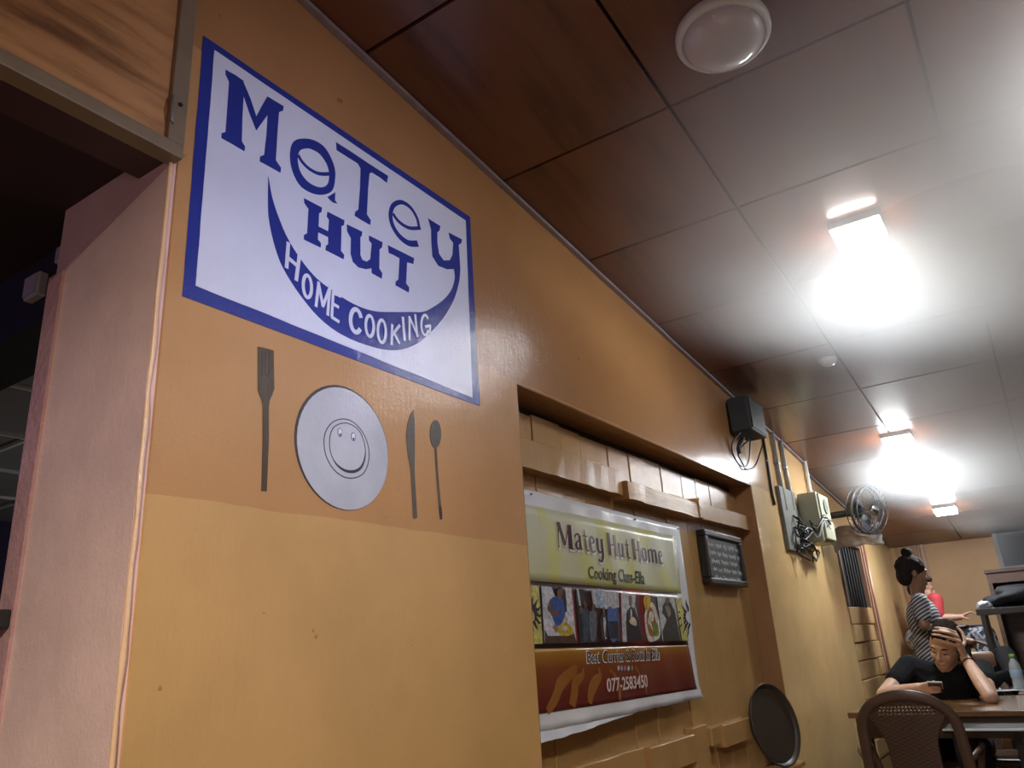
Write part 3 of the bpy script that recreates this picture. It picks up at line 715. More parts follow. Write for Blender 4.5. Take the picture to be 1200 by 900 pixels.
text_on('lettering', 'Best Curries & Rotti In Ella', **tq((686, 763.5), (772, 761), (686.5, 777), (772, 772.5)), x0=BX+.0032, t=.0006, material=M_TXT, parent=banner, offset=.0, warp=bwave)
text_on('lettering', '077-2583450', **tq((708.5, 795), (757, 790.5), (709.5, 811.5), (758, 805.5)), x0=BX+.0028, t=.0006, material=flat('print_pink', (.62, .50, .48)), parent=banner, offset=.02, warp=bwave)
for k, cl in enumerate(((.5, .5, .5), (.35, .38, .5), (.45, .2, .2), (.3, .5, .55), (.2, .3, .12), (.25, .06, .05))):
    x = 613+k*23
    bpoly('icon_dot', [[(x-8, 590), (x, 572), (x+8, 588), (x, 608)]], cl, .0028, sm=True)
for q in ((1.9, bTL[1]-.012), (2.6, bTL[1]-.014), (bTR[0]-.02, bTR[1]-.012)):
    bm = bmesh.new(); cyl(bm, (BX-.004, *q), (BX+.006, *q), .003); finish('nail', bm, M_GREY, banner)

# ------------------------------------------------------------ chalkboard
CBX = -.045
cb = empty('chalkboard', label='small black framed chalkboard with white handwriting hung under the shutter batten', category='chalkboard')
q = [yz(826, 619, CBX), yz(869, 629, CBX), yz(876.5, 688, CBX), yz(834, 684, CBX)]
y0 = (q[0][0]+q[3][0])/2; y1 = (q[1][0]+q[2][0])/2; zt = (q[0][1]+q[1][1])/2-.004; zb = (q[2][1]+q[3][1])/2
nbox('slate', (-.088, y0+.02, zb+.02), (CBX-.012, y1-.02, zt-.02), mat('slate', (.022, .025, .026), .6, .3, 6), cb)
M_CBF = mat('black_frame', (.022, .018, .018), .3, .1)
for a, b in (((-.088, y0, zt-.028), (CBX, y1, zt)), ((-.088, y0, zb), (CBX, y1, zb+.028)), ((-.088, y0, zb+.028), (CBX, y0+.035, zt-.028)), ((-.088, y1-.035, zb+.028), (CBX, y1, zt-.028))):
    nbox('frame_bar', a, b, M_CBF, cb, bev=.006)
bm = bmesh.new(); rr = random.Random(3)
for r_ in range(5):
    z = zt-.062-r_*.036; y = y0+.055+rr.uniform(0, .02)
    while y < y1-.07:
        n = rr.randint(3, 6); pts = []
        for k in range(n*3): pts.append((y+k*.006, z+.010*math.sin(k*2.1+rr.random())+rr.uniform(-.004, .004)))
        strip(bm, pts, .0028, CBX-.012, .0008); y = pts[-1][0]+.018
finish('chalk_writing', bm, mat('chalk', (.80, .80, .78), .9), cb)

# ------------------------------------------------------------ round tray on the sill
tray = empty('round_tray', label='round dark brown serving tray standing on edge on the sill by the pier', category='tray')
c = Vector((.012, 3.70, .788)); nrm = Vector((.95, -.28, .16)).normalized()
M = Matrix.Translation(c) @ nrm.to_track_quat('Z', 'Y').to_matrix().to_4x4()
M_TRAY = mat('tray_brown', (.050, .036, .027), .38, .1)
bm = bmesh.new(); lathe(bm, [(0, -.006), (.150, -.006), (.150, 0), (0, 0)], M); finish('base', bm, M_TRAY, tray)
bm = bmesh.new(); lathe(bm, [(.149, -.007), (.164, .012), (.170, .014), (.172, .010), (.158, -.010), (.149, -.010), (.149, -.007)], M); finish('rim', bm, M_TRAY, tray, True)

# ------------------------------------------------------------ ceiling lamps
def lamp_at(px, py):
    r = ray(px, py); t = (2.751-.1*CAM.y-CAM.z)/(r.z+.1*r.y); return CAM+r*t
def lamp_mat(k, st):
    m = mat('lamp_glow_%d' % k, (.93, .97, 1.0), .4, .001); b_ = m.node_tree.nodes['Principled BSDF']
    b_.inputs['Emission Color'].default_value = (.92, .97, 1, 1); b_.inputs['Emission Strength'].default_value = st; return m
M_HOUS = mat('lamp_housing', (.6, .6, .6), .4)
tilt = Matrix.Rotation(math.atan(-.1), 4, 'X')
def ceiling_lamp(p, label, st, s=.15):
    e = empty('ceiling_light', label=label, category='light', group='square LED ceiling lights')
    M = Matrix.Translation(p) @ tilt
    bm = bmesh.new(); mbox(bm, M @ Matrix.Translation((0, 0, -.013)), (s+.016, s+.016, .026), .003); finish('housing', bm, M_HOUS, e)
    bm = bmesh.new(); mbox(bm, M @ Matrix.Translation((0, 0, -.038)), (s, s, .024), .004); finish('diffuser', bm, lamp_mat(int(st), st), e)
ceiling_lamp(lamp_at(1005, 267), 'bright square LED ceiling light over the shutters, the one largest in view', LAMP_W)
ceiling_lamp(lamp_at(1051, 511), 'lit square LED ceiling light second along the room, above the wall fan', LAMP_W*1.35)
ceiling_lamp(lamp_at(1107, 594), 'lit square LED ceiling light at the far end over the two women', LAMP_W*1.3)
dm = empty('dome_light', label='unlit round white glass dome light on the brown ceiling', category='light')
p = lamp_at(846, 36); M = Matrix.Translation(p) @ tilt @ Matrix.Rotation(PI, 4, 'X')
bm = bmesh.new(); lathe(bm, [(0, 0), (.112, 0), (.116, .006), (.116, .022), (.108, .032), (.100, .032), (.100, .026), (0, .026)], M, 64); finish('rim', bm, mat('dome_rim', (.62, .62, .60), .3), dm, True)
bm = bmesh.new(); lathe(bm, [(.0995, .026), (.098, .036), (.088, .050), (.068, .063), (.042, .071), (.018, .0745), (.0, .075)], M, 64); finish('glass_dome', bm, mat('dome_glass', (.55, .52, .53), .12, .03, coat=.6), dm, True)
for (px, py, lb) in ((970, 421, 'tiny round white ceiling disc beyond the first bright ceiling light'),):
    s_ = empty('ceiling_disc', label=lb, category='disc'); p = lamp_at(px, py); M = Matrix.Translation(p) @ tilt @ Matrix.Rotation(PI, 4, 'X')
    bm = bmesh.new(); lathe(bm, [(0, 0), (.040, 0), (.040, .012), (.030, .026), (.012, .032), (0, .032)], M, 32); finish('housing', bm, mat('disc_white', (.6, .6, .62), .4), s_, True)  # plain round white disc on the ceiling

# ------------------------------------------------------------ things on the far part of the wall
wu = empty('wall_unit', label='black box with dangling cables mounted high on the wall by the ceiling', category='speaker')
nbox('case', (.012, 3.76, 2.13), (.12, 4.02, 2.31), M_BLACKM, wu, bev=.01)
nbox('bracket', (.0, 3.88, 2.14), (.012, 4.02, 2.26), M_GREY, wu)
nbox('front_mesh', (.12, 3.775, 2.145), (.123, 4.005, 2.295), M_BLACK, wu)
for pts in ([(.06, 3.75, 2.12), (.03, 3.68, 2.05), (.02, 3.74, 1.985), (.02, 3.86, 1.97), (.02, 3.96, 2.02), (.04, 3.98, 2.13)], [(.07, 3.85, 2.10), (.02, 3.80, 2.04), (.015, 3.86, 1.99), (.015, 3.90, 1.975)], [(.08, 4.05, 2.11), (.02, 4.08, 2.02), (.015, 3.98, 1.98), (.015, 3.88, 1.965)], [(.05, 3.82, 2.11), (.03, 3.79, 2.06), (.025, 3.80, 2.03)]):
    ntube('cable', catmull([(a, b, c) for a, b, c in pts], 6), .004 if len(pts) > 3 else .011, M_BLACK, wu, 6)
pc = empty('power_cable', label='black cable clipped up the pier beside the shutter recess', category='cable')
cp = [PX(893, 508, .008), PX(899, 540, .008), PX(905, 580, .008), PX(908, 592, .008)]
ntube('cable_run', cp, .008, M_BLACK, pc, 6)
nbox('clip', cp[1]-Vector((.007, .012, .004)), cp[1]+Vector((.004, .012, .004)), M_GREY, pc)
M_COND = mat('conduit_grey', (.36, .38, .38), .3, .1)
for k, (dx, lb) in enumerate(((0, 'grey conduit pipe from ceiling to meter board, nearer the shutters'), (9, 'grey conduit pipe from ceiling to meter board, beside the orange wall panel'))):
    e = empty('conduit_pipe', label=lb, category='pipe', group='conduit pipes over the meter')
    a = PX(904+dx, 505+dx*.3, .014); b = PX(921+dx, 598, .014)
    a.z = ceil_z(a.y)-.002; b.y = a.y
    ntube('pipe', [a, b], .012, M_COND, e, 12)
    mid = (a+b)/2; mid.z = 2.10
    nbox('saddle_clip', mid-Vector((.014, .022, .006)), mid+Vector((.014, .022, .006)), M_GREY, e, bev=.002)
# meter board and box
mb = empty('meter_board', label='grey backing board with tangled cables on the pier behind the meter box', category='board')
nbox('board', (.0, 4.46, 1.60), (.022, 4.80, 1.96), mat('board_grey', (.17, .17, .155), .6, .15), mb, bev=.003)
rr = random.Random(11)
for k in range(9):
    y = 4.58+rr.uniform(0, .22); z = 1.60+rr.uniform(-.03, .05); pts = [(.03, y, z+.16)]
    for j in range(5): pts.append((.03+rr.uniform(0, .055), y+rr.uniform(-.07, .10), z+.12-.035*j+rr.uniform(-.02, .02)))
    ntube('cable', catmull(pts, 5), .0055, (M_BLACK, M_BLACKM)[k % 4 == 3], mb, 6)
bx = empty('meter_box', label='beige green electric meter box with wires jutting from the pier', category='meter box')
M_MB = mat('meter_paint', (.46, .47, .34), .45, .1, 7)
nbox('case', (.022, 4.82, 1.66), (.135, 5.08, 1.955), M_MB, bx, bev=.008)
nbox('lid', (.136, 4.835, 1.80), (.146, 5.065, 1.945), M_MB, bx, bev=.004)
nbox('terminal_cover', (.136, 4.835, 1.675), (.152, 5.065, 1.79), M_MB, bx, bev=.005, label='lower cover of the meter box')
bm = bmesh.new(); cyl(bm, (.146, 4.95, 1.875), (.154, 4.95, 1.875), .045); finish('dial', bm, mat('dial_grey', (.3, .32, .28), .2), bx)
M_STR = mat('clear_wrap', (.75, .77, .76), .15, .05)
for k in range(6):
    pts = [(.06+rr.uniform(-.02, .03), 4.815, 1.76+rr.uniform(-.05, .03)), (.11, 4.80+rr.uniform(-.02, 0), 1.74+rr.uniform(-.06, .03)), (.15, 4.83+rr.uniform(-.02, .03), 1.77+rr.uniform(-.03, .05)), (.162, 4.90+rr.uniform(-.03, .05), 1.76+rr.uniform(-.03, .05))]
    ntube('wire', catmull(pts, 5), .004, M_STR if k % 2 else M_BLACK, bx, 6)
# white corner pipe from ceiling to box
wp = tag(ntube('white_pipe', [(.018, 5.23, ceil_z(5.23)-.002), (.018, 5.23, 2.03), (.06, 5.15, 1.97)], .013, mat('pvc_white', (.62, .62, .6), .35), None, 10), 'white plastic pipe running down from the ceiling beyond the meter box', 'pipe')

# barred window with block infill below, trims
win = empty('window_1', kind='structure')
WX = -.12
nbox('frame_side', (WX, 5.985, 1.325), (-.03, 6.02, 1.815), mat('window_brown', (.16, .10, .07), .5), win)
nbox('frame_side', (WX, 6.80, 1.325), (-.03, 6.855, 1.815), mat('pinkish_trim', (.50, .30, .20), .45), win)
nbox('frame_head', (WX, 6.02, 1.775), (-.03, 6.80, 1.815), MATS['window_brown'], win)
nbox('pane', (WX, 6.02, 1.325), (WX+.006, 6.80, 1.775), mat('dusty_glass', (.05, .055, .06), .25), win)
for k in range(8): nbox('bar', (-.075, 6.07+k*.098, 1.325), (-.055, 6.095+k*.098, 1.775), M_BLACKM, win, bev=.003)
M_BLOCK = mat('painted_block', (.56, .36, .16), .5, .12, 6, bmp=.4, bscale=14)
infill = empty('wall_infill', kind='structure')
z = 1.32; r_ = 0
while z > .05:
    h = .122; off = 0 if r_ % 2 else .2
    ys_ = [5.985]+[y for y in (5.985+.33+off, 5.985+.66+off) if y < 6.78]+[6.852]
    for a, b in zip(ys_, ys_[1:]):
        bm = bmesh.new(); box(bm, (-.13, a+.004, z-h+.005), (-.035+rr.uniform(-.01, .01), b-.004, z), .006); finish('block', bm, M_BLOCK, infill)
    z -= h; r_ += 1
p1 = tag(ntube('wall_pipe', [(-.02, 6.90, ceil_z(6.9)-.003), (-.02, 6.90, .02)], .018, mat('brown_pipe', (.36, .17, .10), .35), None, 10), 'reddish brown pipe running down the wall beyond the barred window', 'pipe')
nbox('trim_9', (-.045, 6.83, 0), (-.018, 6.868, ceil_z(6.86)), MATS['pinkish_trim'], kind='structure')

# wall fan
fan = empty('wall_fan', label='dark wall fan on a bracket beyond the meter box', category='fan')
M_FAN = mat('fan_grey', (.03, .032, .037), .4, .1)
fb = PX(981, 617, .0)
nbox('bracket', (-.045, 5.42, 1.70), (.05, 5.50, 1.93), M_FAN, fan, bev=.01)
nbox('chrome_edge', (.051, 5.425, 1.70), (.056, 5.44, 1.84), mat('chrome', (.7, .72, .75), .15, metal=1), fan)
ntube('arm', [(.05, 5.46, 1.885), (.20, 5.46, 1.885)], .022, M_FAN, fan, 12)
hc = Vector((.235, 5.46, 1.90)); nr = Vector((.86, -.45, -.18)).normalized(); MF = Matrix.Translation(hc) @ nr.to_track_quat('Z', 'Y').to_matrix().to_4x4()
bm = bmesh.new(); lathe(bm, [(0, -.07), (.035, -.065), (.055, -.03), (.055, .02), (.03, .04), (0, .04)], MF, 24); finish('motor', bm, M_FAN, fan, True)
for s_, nm in ((.035, 'cage_ring'), (.075, 'cage_ring'), (.115, 'cage_ring')):
    bm = bmesh.new(); tube(bm, [MF @ Vector((.15*math.cos(t*PI/16), .15*math.sin(t*PI/16), s_)) for t in range(33)], .004 if s_ != .075 else .009, 6, False); finish(nm, bm, M_FAN, fan, True)
bm = bmesh.new()
for k in range(28):
    a = k*2*PI/28; ca, sa = math.cos(a), math.sin(a)
    tube(bm, [MF @ Vector((r*ca, r*sa, zz)) for r, zz in ((.03, .03), (.11, .022), (.15, .035), (.152, .075), (.15, .115), (.11, .128), (.03, .13))], .0016, 4)
finish('cage_wire', bm, M_FAN, fan, True, kind='stuff')
for k in range(3):
    a = k*2*PI/3+.4; bm = bmesh.new(); vs = []
    for i, (r, wd, tw) in enumerate(((.025, .02, .02), (.07, .045, .018), (.115, .05, .012), (.135, .03, .008))):
        for s2 in (-1, 1): 
            aa = a+s2*wd/r*.6 if r > .03 else a+s2*.5
            vs.append(bm.verts.new(MF @ Vector((r*math.cos(aa), r*math.sin(aa), .075+s2*tw))))
    for i in range(3): bm.faces.new((vs[2*i], vs[2*i+1], vs[2*i+3], vs[2*i+2]))
    finish('blade', bm, mat('blade_grey', (.05, .052, .06), .4), fan)
bm = bmesh.new(); lathe(bm, [(0, .128), (.035, .130), (.03, .14), (0, .144)], MF, 20); finish('hub_cap', bm, mat('chrome', (.7, .7, .7)), fan, True)
# crumpled plastic sheet under the fan
bm = bmesh.new(); G = []
for i in range(15):
    row = []
    for j in range(9):
        u, v_ = i/14, j/8; p = Vector((.0+.32*u, 5.62+.05*v_, 1.80+.02*math.sin(u*5)-.13*v_+.03*u))
        n_ = noise.noise_vector(Vector((u*6, v_*5, 3)))*.03; row.append(bm.verts.new(p+n_))
    G.append(row)
for i in range(14):
    for j in range(8): bm.faces.new((G[i][j], G[i+1][j], G[i+1][j+1], G[i][j+1]))
ps = finish('plastic_sheet', bm, mat('smoky_plastic', (.42, .38, .36), .2, .2), None, True)
sm_ = ps.modifiers.new('thick', 'SOLIDIFY'); sm_.thickness = .004
tag(ps, 'crumpled grey plastic sheet hanging from the wall below the fan', 'plastic sheet')

# ------------------------------------------------------------ far end
M_FRM = mat('door_frame_pink', (.45, .27, .20), .4, .1)
d3 = nbox('door_3', (.14, 8.46, 0), (.19, 8.50, 1.90), M_FRM, kind='structure')
nbox('frame_side', (.22, 8.45, 0), (.25, 8.50, 1.90), mat('frame_pale', (.58, .42, .36), .4), d3)
nbox('door_leaf', (.0, 8.475, 0), (.14, 8.499, 1.90), mat('door_orange', (.48, .28, .15), .5), d3)
struct('trim_10', mat('beam_brown', (.10, .075, .07), .5), [((0, 8.38, 1.915), (1.6, 8.46, 2.0))])
# dark framed board, wooden shelf unit
bd = empty('dark_board', label='large dark board with grey frame on the end wall', category='board')
a = PY(1163, 622, 8.35); b = PY(1176, 664, 8.35)
nbox('panel', (a.x+.02, 8.37, b.z), (2.2, 8.39, 1.95), mat('board_slate', (.035, .037, .045), .35), bd)
nbox('frame_side', (a.x-.015, 8.36, b.z-.03), (a.x+.02, 8.40, 1.97), mat('frame_grey', (.22, .23, .24), .4), bd)
nbox('frame_bottom', (a.x+.02, 8.36, b.z-.03), (2.2, 8.40, b.z), mat('frame_grey', (.22, .23, .24), .4), bd)
cab = empty('wooden_shelf', label='low brown wooden shelf unit under the dark board', category='shelf')
M_SHF = wood('shelf_wood', (.05, .028, .02), (.11, .065, .045), .6)
a = PY(1155, 672, 7.9); b = PY(1160, 720, 7.9)
nbox('side_panel', (a.x, 7.9, 0), (a.x+.03, 8.3, a.z), M_SHF, cab)
nbox('side_panel', (2.0, 7.9, 0), (2.03, 8.3, a.z), M_SHF, cab)
nbox('top', (a.x-.01, 7.88, a.z), (2.05, 8.32, a.z+.025), M_SHF, cab)
nbox('front_board', (a.x+.03, 7.9, a.z-.085), (2.0, 7.92, a.z), M_SHF, cab)
nbox('shelf_board', (a.x+.03, 7.92, a.z-.22), (2.0, 8.3, a.z-.20), M_SHF, cab)
nbox('back_panel', (a.x+.03, 8.28, 0), (2.0, 8.3, a.z), M_SHF, cab)
yb = tag(nbox('yellow_tray', (a.x+.05, 7.93, a.z-.199), (1.3, 8.2, a.z-.115), mat('yellow_plastic', (.55, .45, .10), .4), bev=.01), 'flat yellow crate lying in the wooden shelf unit', 'crate')
# steel stand with bags
st = empty('metal_stand', label='dark metal stand table carrying black bags at the end of the room', category='table')
a = PY(1143, 714, 6.95)
M_STND = mat('stand_metal', (.10, .10, .10), .4, metal=.3)
nbox('top', (a.x, 6.95, a.z-.045), (1.55, 7.40, a.z), M_STND, st, bev=.003)
for (x, y) in ((a.x+.02, 6.96), (a.x+.02, 7.35), (1.5, 6.96), (1.5, 7.35)): nbox('leg', (x, y, 0), (x+.028, y+.028, a.z-.045), M_STND, st)
nbox('lower_shelf', (a.x+.05, 6.97, .62), (1.5, 7.36, .64), M_STND, st)
def lump(name, c, r, material, parent=None, seed=0, amp=.25, fr=3, sub=4, **k):
    bm = bmesh.new(); bmesh.ops.create_icosphere(bm, subdivisions=sub, radius=1)
    for v in bm.verts:
        n_ = noise.noise(v.co*fr*.6+Vector((seed, 0, 0)))*amp+noise.noise(v.co*fr*2+Vector((seed, 5, 0)))*amp*.35
        v.co *= 1+n_; v.co.z = max(v.co.z, -.75)
        v.co = Vector(c)+Vector((v.co.x*r[0], v.co.y*r[1], v.co.z*r[2]))
    return finish(name, bm, material, parent, True, **k)
M_BAG = mat('bag_black', (.008, .009, .012), .75, .3, 8, spec=.25)
bg = lump('black_bag', (a.x+.40, 7.18, a.z+.068), (.33, .18, .095), M_BAG, seed=2); tag(bg, 'slumped black cloth bag lying on the metal stand', 'bag')
bg = lump('folded_cloth', (a.x+.06, 7.03, a.z+.024), (.05, .05, .034), mat('cloth_grey', (.32, .34, .38), .8), seed=9); tag(bg, 'small grey crumpled cloth at the edge of the metal stand', 'cloth')
bg = lump('storage_sack', (a.x+.55, 7.17, .78), (.30, .16, .19), M_BLACKM, seed=4, amp=.12); tag(bg, 'bulky black sack on the lower shelf of the metal stand', 'sack')

# ------------------------------------------------------------ tables
M_TABLE = wood('table_wood', (.075, .036, .014), (.21, .105, .04), .25, (.8, 10, 1), 3, .5, .1)
def table(name, x0, x1, y0, y1, zt, label, gp='wooden dining tables'):
    e = empty(name, label=label, category='table', group=gp)
    nbox('table_top', (x0, y0, zt-.028), (x1, y1, zt), M_TABLE, e, bev=.004)
    nbox('apron', (x0+.03, y0+.025, zt-.125), (x1-.03, y0+.045, zt-.028), mat('apron_wood', (.055, .028, .014), .45), e)
    nbox('apron', (x0+.03, y1-.045, zt-.125), (x1-.03, y1-.025, zt-.028), MATS['apron_wood'], e)
    for x, y in ((x0+.035, y0+.03), (x1-.09, y0+.03), (x0+.035, y1-.09), (x1-.09, y1-.09)):
        nbox('leg', (x, y, 0), (x+.055, y+.055, zt-.028), MATS['apron_wood'], e)
    return e
table('dining_table', .128, 1.75, 4.60, 5.50, .755, 'brown wooden table where the man in the black T-shirt leans')
table('dining_table', .86, 1.95, 5.66, 6.16, .755, 'brown wooden table behind the man, holding papers and a bottle')
# low black bench with a shiny steel edge
bn = empty('black_bench', label='black bench with shiny steel rim in front of the dining table', category='bench')
nbox('seat', (.60, 4.281, .690), (1.55, 4.545, .706), M_BLACKM, bn, bev=.003)
nbox('steel_edge', (.60, 4.272, .700), (1.55, 4.281, .708), mat('steel_bright', (.85, .85, .86), .5), bn)
for (x, y) in ((.63, 4.30), (.86, 4.50), (1.08, 4.50), (1.49, 4.30)): nbox('leg', (x, y, 0), (x+.03, y+.03, .690), M_BLACK, bn)

# ------------------------------------------------------------ plastic chair (seen from behind)
M_CH = mat('chair_brown', (.105, .060, .040), .38, .08)
def chair(loc, rot, label):
    e = empty('plastic_chair', label=label, category='chair', group='brown plastic chairs')
    e.location = loc; e.rotation_euler = (0, 0, rot)
    # local: back plane towards -y, seat forward +y ; arch
    hw = .198; zt = .885; lean = -.10
    def bk(x, z): return Vector((x, -.02+lean*(z-.42)/.45-.10*(x/.2)**2*-.25, z))
    path = []
    for k in range(9): path.append((-hw-.012*(1-k/8), .42+(.70-.42)*k/8))
    for k in range(1, 24):
        a = PI-PI*k/24; path.append((hw*math.cos(a), .70+(zt-.015-.70)*math.sin(a)**.85))
    for k in range(9): path.append((hw+.012*k/8, .70-(.70-.42)*k/8))
    bm = bmesh.new(); pr = None
    for i, (x, z) in enumerate(path):
        a = path[max(i-1, 0)]; b = path[min(i+1, len(path)-1)]; d = Vector((b[0]-a[0], 0, b[1]-a[1])).normalized(); n_ = Vector((-d.z, 0, d.x)); yv = Vector((0, 1, 0)); wdt = .024
        c_ = bk(x, z); r = []
        for q in range(10):
            t = 2*PI*q/10; r.append(bm.verts.new(c_+n_*wdt*math.cos(t)+yv*.011*math.sin(t)))
        if pr:
            for q in range(10): bm.faces.new((pr[q], pr[(q+1) % 10], r[(q+1) % 10], r[q]))
        pr = r
    finish('back_frame', bm, M_CH, e, True)
    # pierced splat
    bm = bmesh.new(); nx, nz = 40, 66; V = {}
    def half(z):
        t = (z-.42)/(.875-.42)
        lim = hw*max(0, 1-(max(0, z-.70)/(zt-.015-.70))**(2/.85))**.5+.004
        base = .098+.010*t
        if t > .5: base += (lim-.108)*min(1, ((t-.5)/.34))**2.2
        return min(base, lim)
    for j in range(nz+1):
        z = .42+(.873-.42)*j/nz
        for i in range(nx+1):
            s = i/nx*2-1; h = half(z)
            top = .70+(zt-.025-.70)*max(0, 1-(s*h/hw)**2)**.5
            V[i, j] = bm.verts.new(bk(s*h, min(z, top)))
    for j in range(nz):
        for i in range(nx):
            row = j in (54, 56, 58) and i % 2 == 1 and 5 < i < 35
            low = j % 4 == 1 and 3 < j < 50 and i % 2 == 1 and 4 < i < 36 and False
            if not row and not low: bm.faces.new((V[i, j], V[i+1, j], V[i+1, j+1], V[i, j+1]))
    bmesh.ops.remove_doubles(bm, verts=bm.verts[:], dist=.0004)
    o = finish('back_splat', bm, M_CHW, e, True); md = o.modifiers.new('thick', 'SOLIDIFY'); md.thickness = .006; md.offset = 0
    bm = bmesh.new()
    for (a, b) in (((-.21, -.03, .405), (.21, .40, .428)),): box(bm, a, b, .01)
    box(bm, (-.20, .38, .385), (.20, .405, .42), .008)
    finish('seat', bm, M_CH, e)
    for (x, y, sx, sy) in ((-.195, .0, -.03, -.05), (.195, .0, .03, -.05), (-.185, .37, -.03, .04), (.185, .37, .03, .04)):
        bm = bmesh.new(); tube(bm, [(x, y, .41), (x+sx, y+sy, .0)], [.026, .018], 8); finish('leg', bm, M_CH, e)
    for s in (-1, 1):
        bm = bmesh.new(); tube(bm, catmull([bk(s*.215, .60), (s*.245, .06, .625), (s*.25, .22, .62), (s*.24, .33, .60), (s*.20, .36, .42)], 5), .014, 8); finish('armrest', bm, M_CH, e, True)
    return e
M_CHW, nt, b_ = nodes('chair_weave'); b_.inputs['Roughness'].default_value = .42
wv = tex(nt, 55, 0, 0, (1, 1, 2.2), 'ShaderNodeTexChecker'); r_ = ramp(nt, wv.outputs[1], [(.0, (.060, .034, .022)), (1, (.105, .060, .040))]); nt.links.new(r_.outputs[0], b_.inputs['Base Color']); bump(nt, b_, [(wv.outputs[1], .2)], .002)
chair((.487, 4.17, 0), .03, 'brown plastic chair with pierced back facing the table')
chair((.60, 5.86, 0), PI, 'brown plastic chair under the man in the black T-shirt')
chair((1.20, 6.62, 0), PI, 'brown plastic chair under the person in dark long sleeves')

# ------------------------------------------------------------ bodies
def ell_add(bm, c, r, M=None, seg=(20, 14)):
    Mx = (M or Matrix.Identity(4)) @ Matrix.Translation(c) @ Matrix.Diagonal((*r, 1))
    bmesh.ops.create_uvsphere(bm, u_segments=seg[0], v_segments=seg[1], radius=1, matrix=Mx)
def cap_add(bm, p0, r0, p1, r1):
    p0 = Vector(p0); p1 = Vector(p1)
    d = p1-p0; n = max(2, int(d.length/min(r0, r1)*1.3)); 
    tube(bm, [p0+d*k/n for k in range(n+1)], [r0+(r1-r0)*k/n for k in range(n+1)], 12)
    for p, r in ((p0, r0), (p1, r1)): bmesh.ops.create_uvsphere(bm, u_segments=12, v_segments=8, radius=r, matrix=Matrix.Translation(p))
def chain(bm, pts):
    for (a, ra), (b, rb) in zip(pts, pts[1:]): cap_add(bm, a, ra, b, rb)
def blob(name, build, material, parent, vox=.006, it=3, **k):
    bm = bmesh.new(); build(bm); me = bpy.data.meshes.new('tmp'); bm.to_mesh(me); bm.free()
    o = bpy.data.objects.new('tmp', me); COL.objects.link(o)
    md = o.modifiers.new('r', 'REMESH'); md.mode = 'VOXEL'; md.voxel_size = vox; md.use_smooth_shade = True
    s = o.modifiers.new('s', 'SMOOTH'); s.iterations = it; s.factor = .5
    bpy.context.view_layer.update()
    m2 = bpy.data.meshes.new_from_object(o.evaluated_get(bpy.context.evaluated_depsgraph_get()))
    bpy.data.objects.remove(o); bpy.data.meshes.remove(me)
    m2.name = name; m2.materials.clear(); m2.materials.append(material)
    for p in m2.polygons: p.use_smooth = True
    ob = bpy.data.objects.new(name, m2); COL.objects.link(ob); ob.parent = parent
    for kk, v in k.items(): ob[kk] = v
    return ob
def skin(name, col):
    m, nt, b = nodes(name)
    n = tex(nt, 18, 4); r = ramp(nt, n.outputs[0], [(.3, tuple(c*.88 for c in col)), (.7, tuple(c*1.08 for c in col))]); nt.links.new(r.outputs[0], b.inputs['Base Color'])
    b.inputs['Roughness'].default_value = .5; b.inputs['Subsurface Weight'].default_value = .12; b.inputs['Subsurface Radius'].default_value = (.02, .008, .004)
    return m
S_FAIR = skin('skin_fair', (.62, .40, .29)); S_BROWN = skin('skin_brown', (.27, .145, .09))
def head(bm, M):
    ell_add(bm, (0, .018, .035), (.076, .096, .088), M); ell_add(bm, (0, -.020, -.030), (.060, .068, .082), M)
    ell_add(bm, (0, -.058, -.098), (.024, .024, .018), M); ell_add(bm, (0, -.02, -.075), (.050, .055, .035), M)
    ell_add(bm, (0, -.078, .026), (.048, .014, .011), M)                       # brow
    for s in (-1, 1):
        ell_add(bm, (s*.034, -.070, -.030), (.020, .016, .020), M); ell_add(bm, (s*.030, -.074, .004), (.014, .010, .008), M)
        ell_add(bm, (s*.077, .012, -.012), (.009, .019, .031), M); ell_add(bm, (s*.008, -.098, -.034), (.009, .008, .007), M)
    for k in range(6): ell_add(bm, (0, -.084-.0045*k, .010-.008*k), (.008+.0007*k, .010, .008), M)
    ell_add(bm, (0, -.086, -.062), (.021, .010, .0055), M); ell_add(bm, (0, -.085, -.073), (.019, .011, .006), M)
def finger(bm, pts, r=.0085):
    n = len(pts); chain(bm, [(p, r*(1-.12*i)) for i, p in enumerate(pts)])

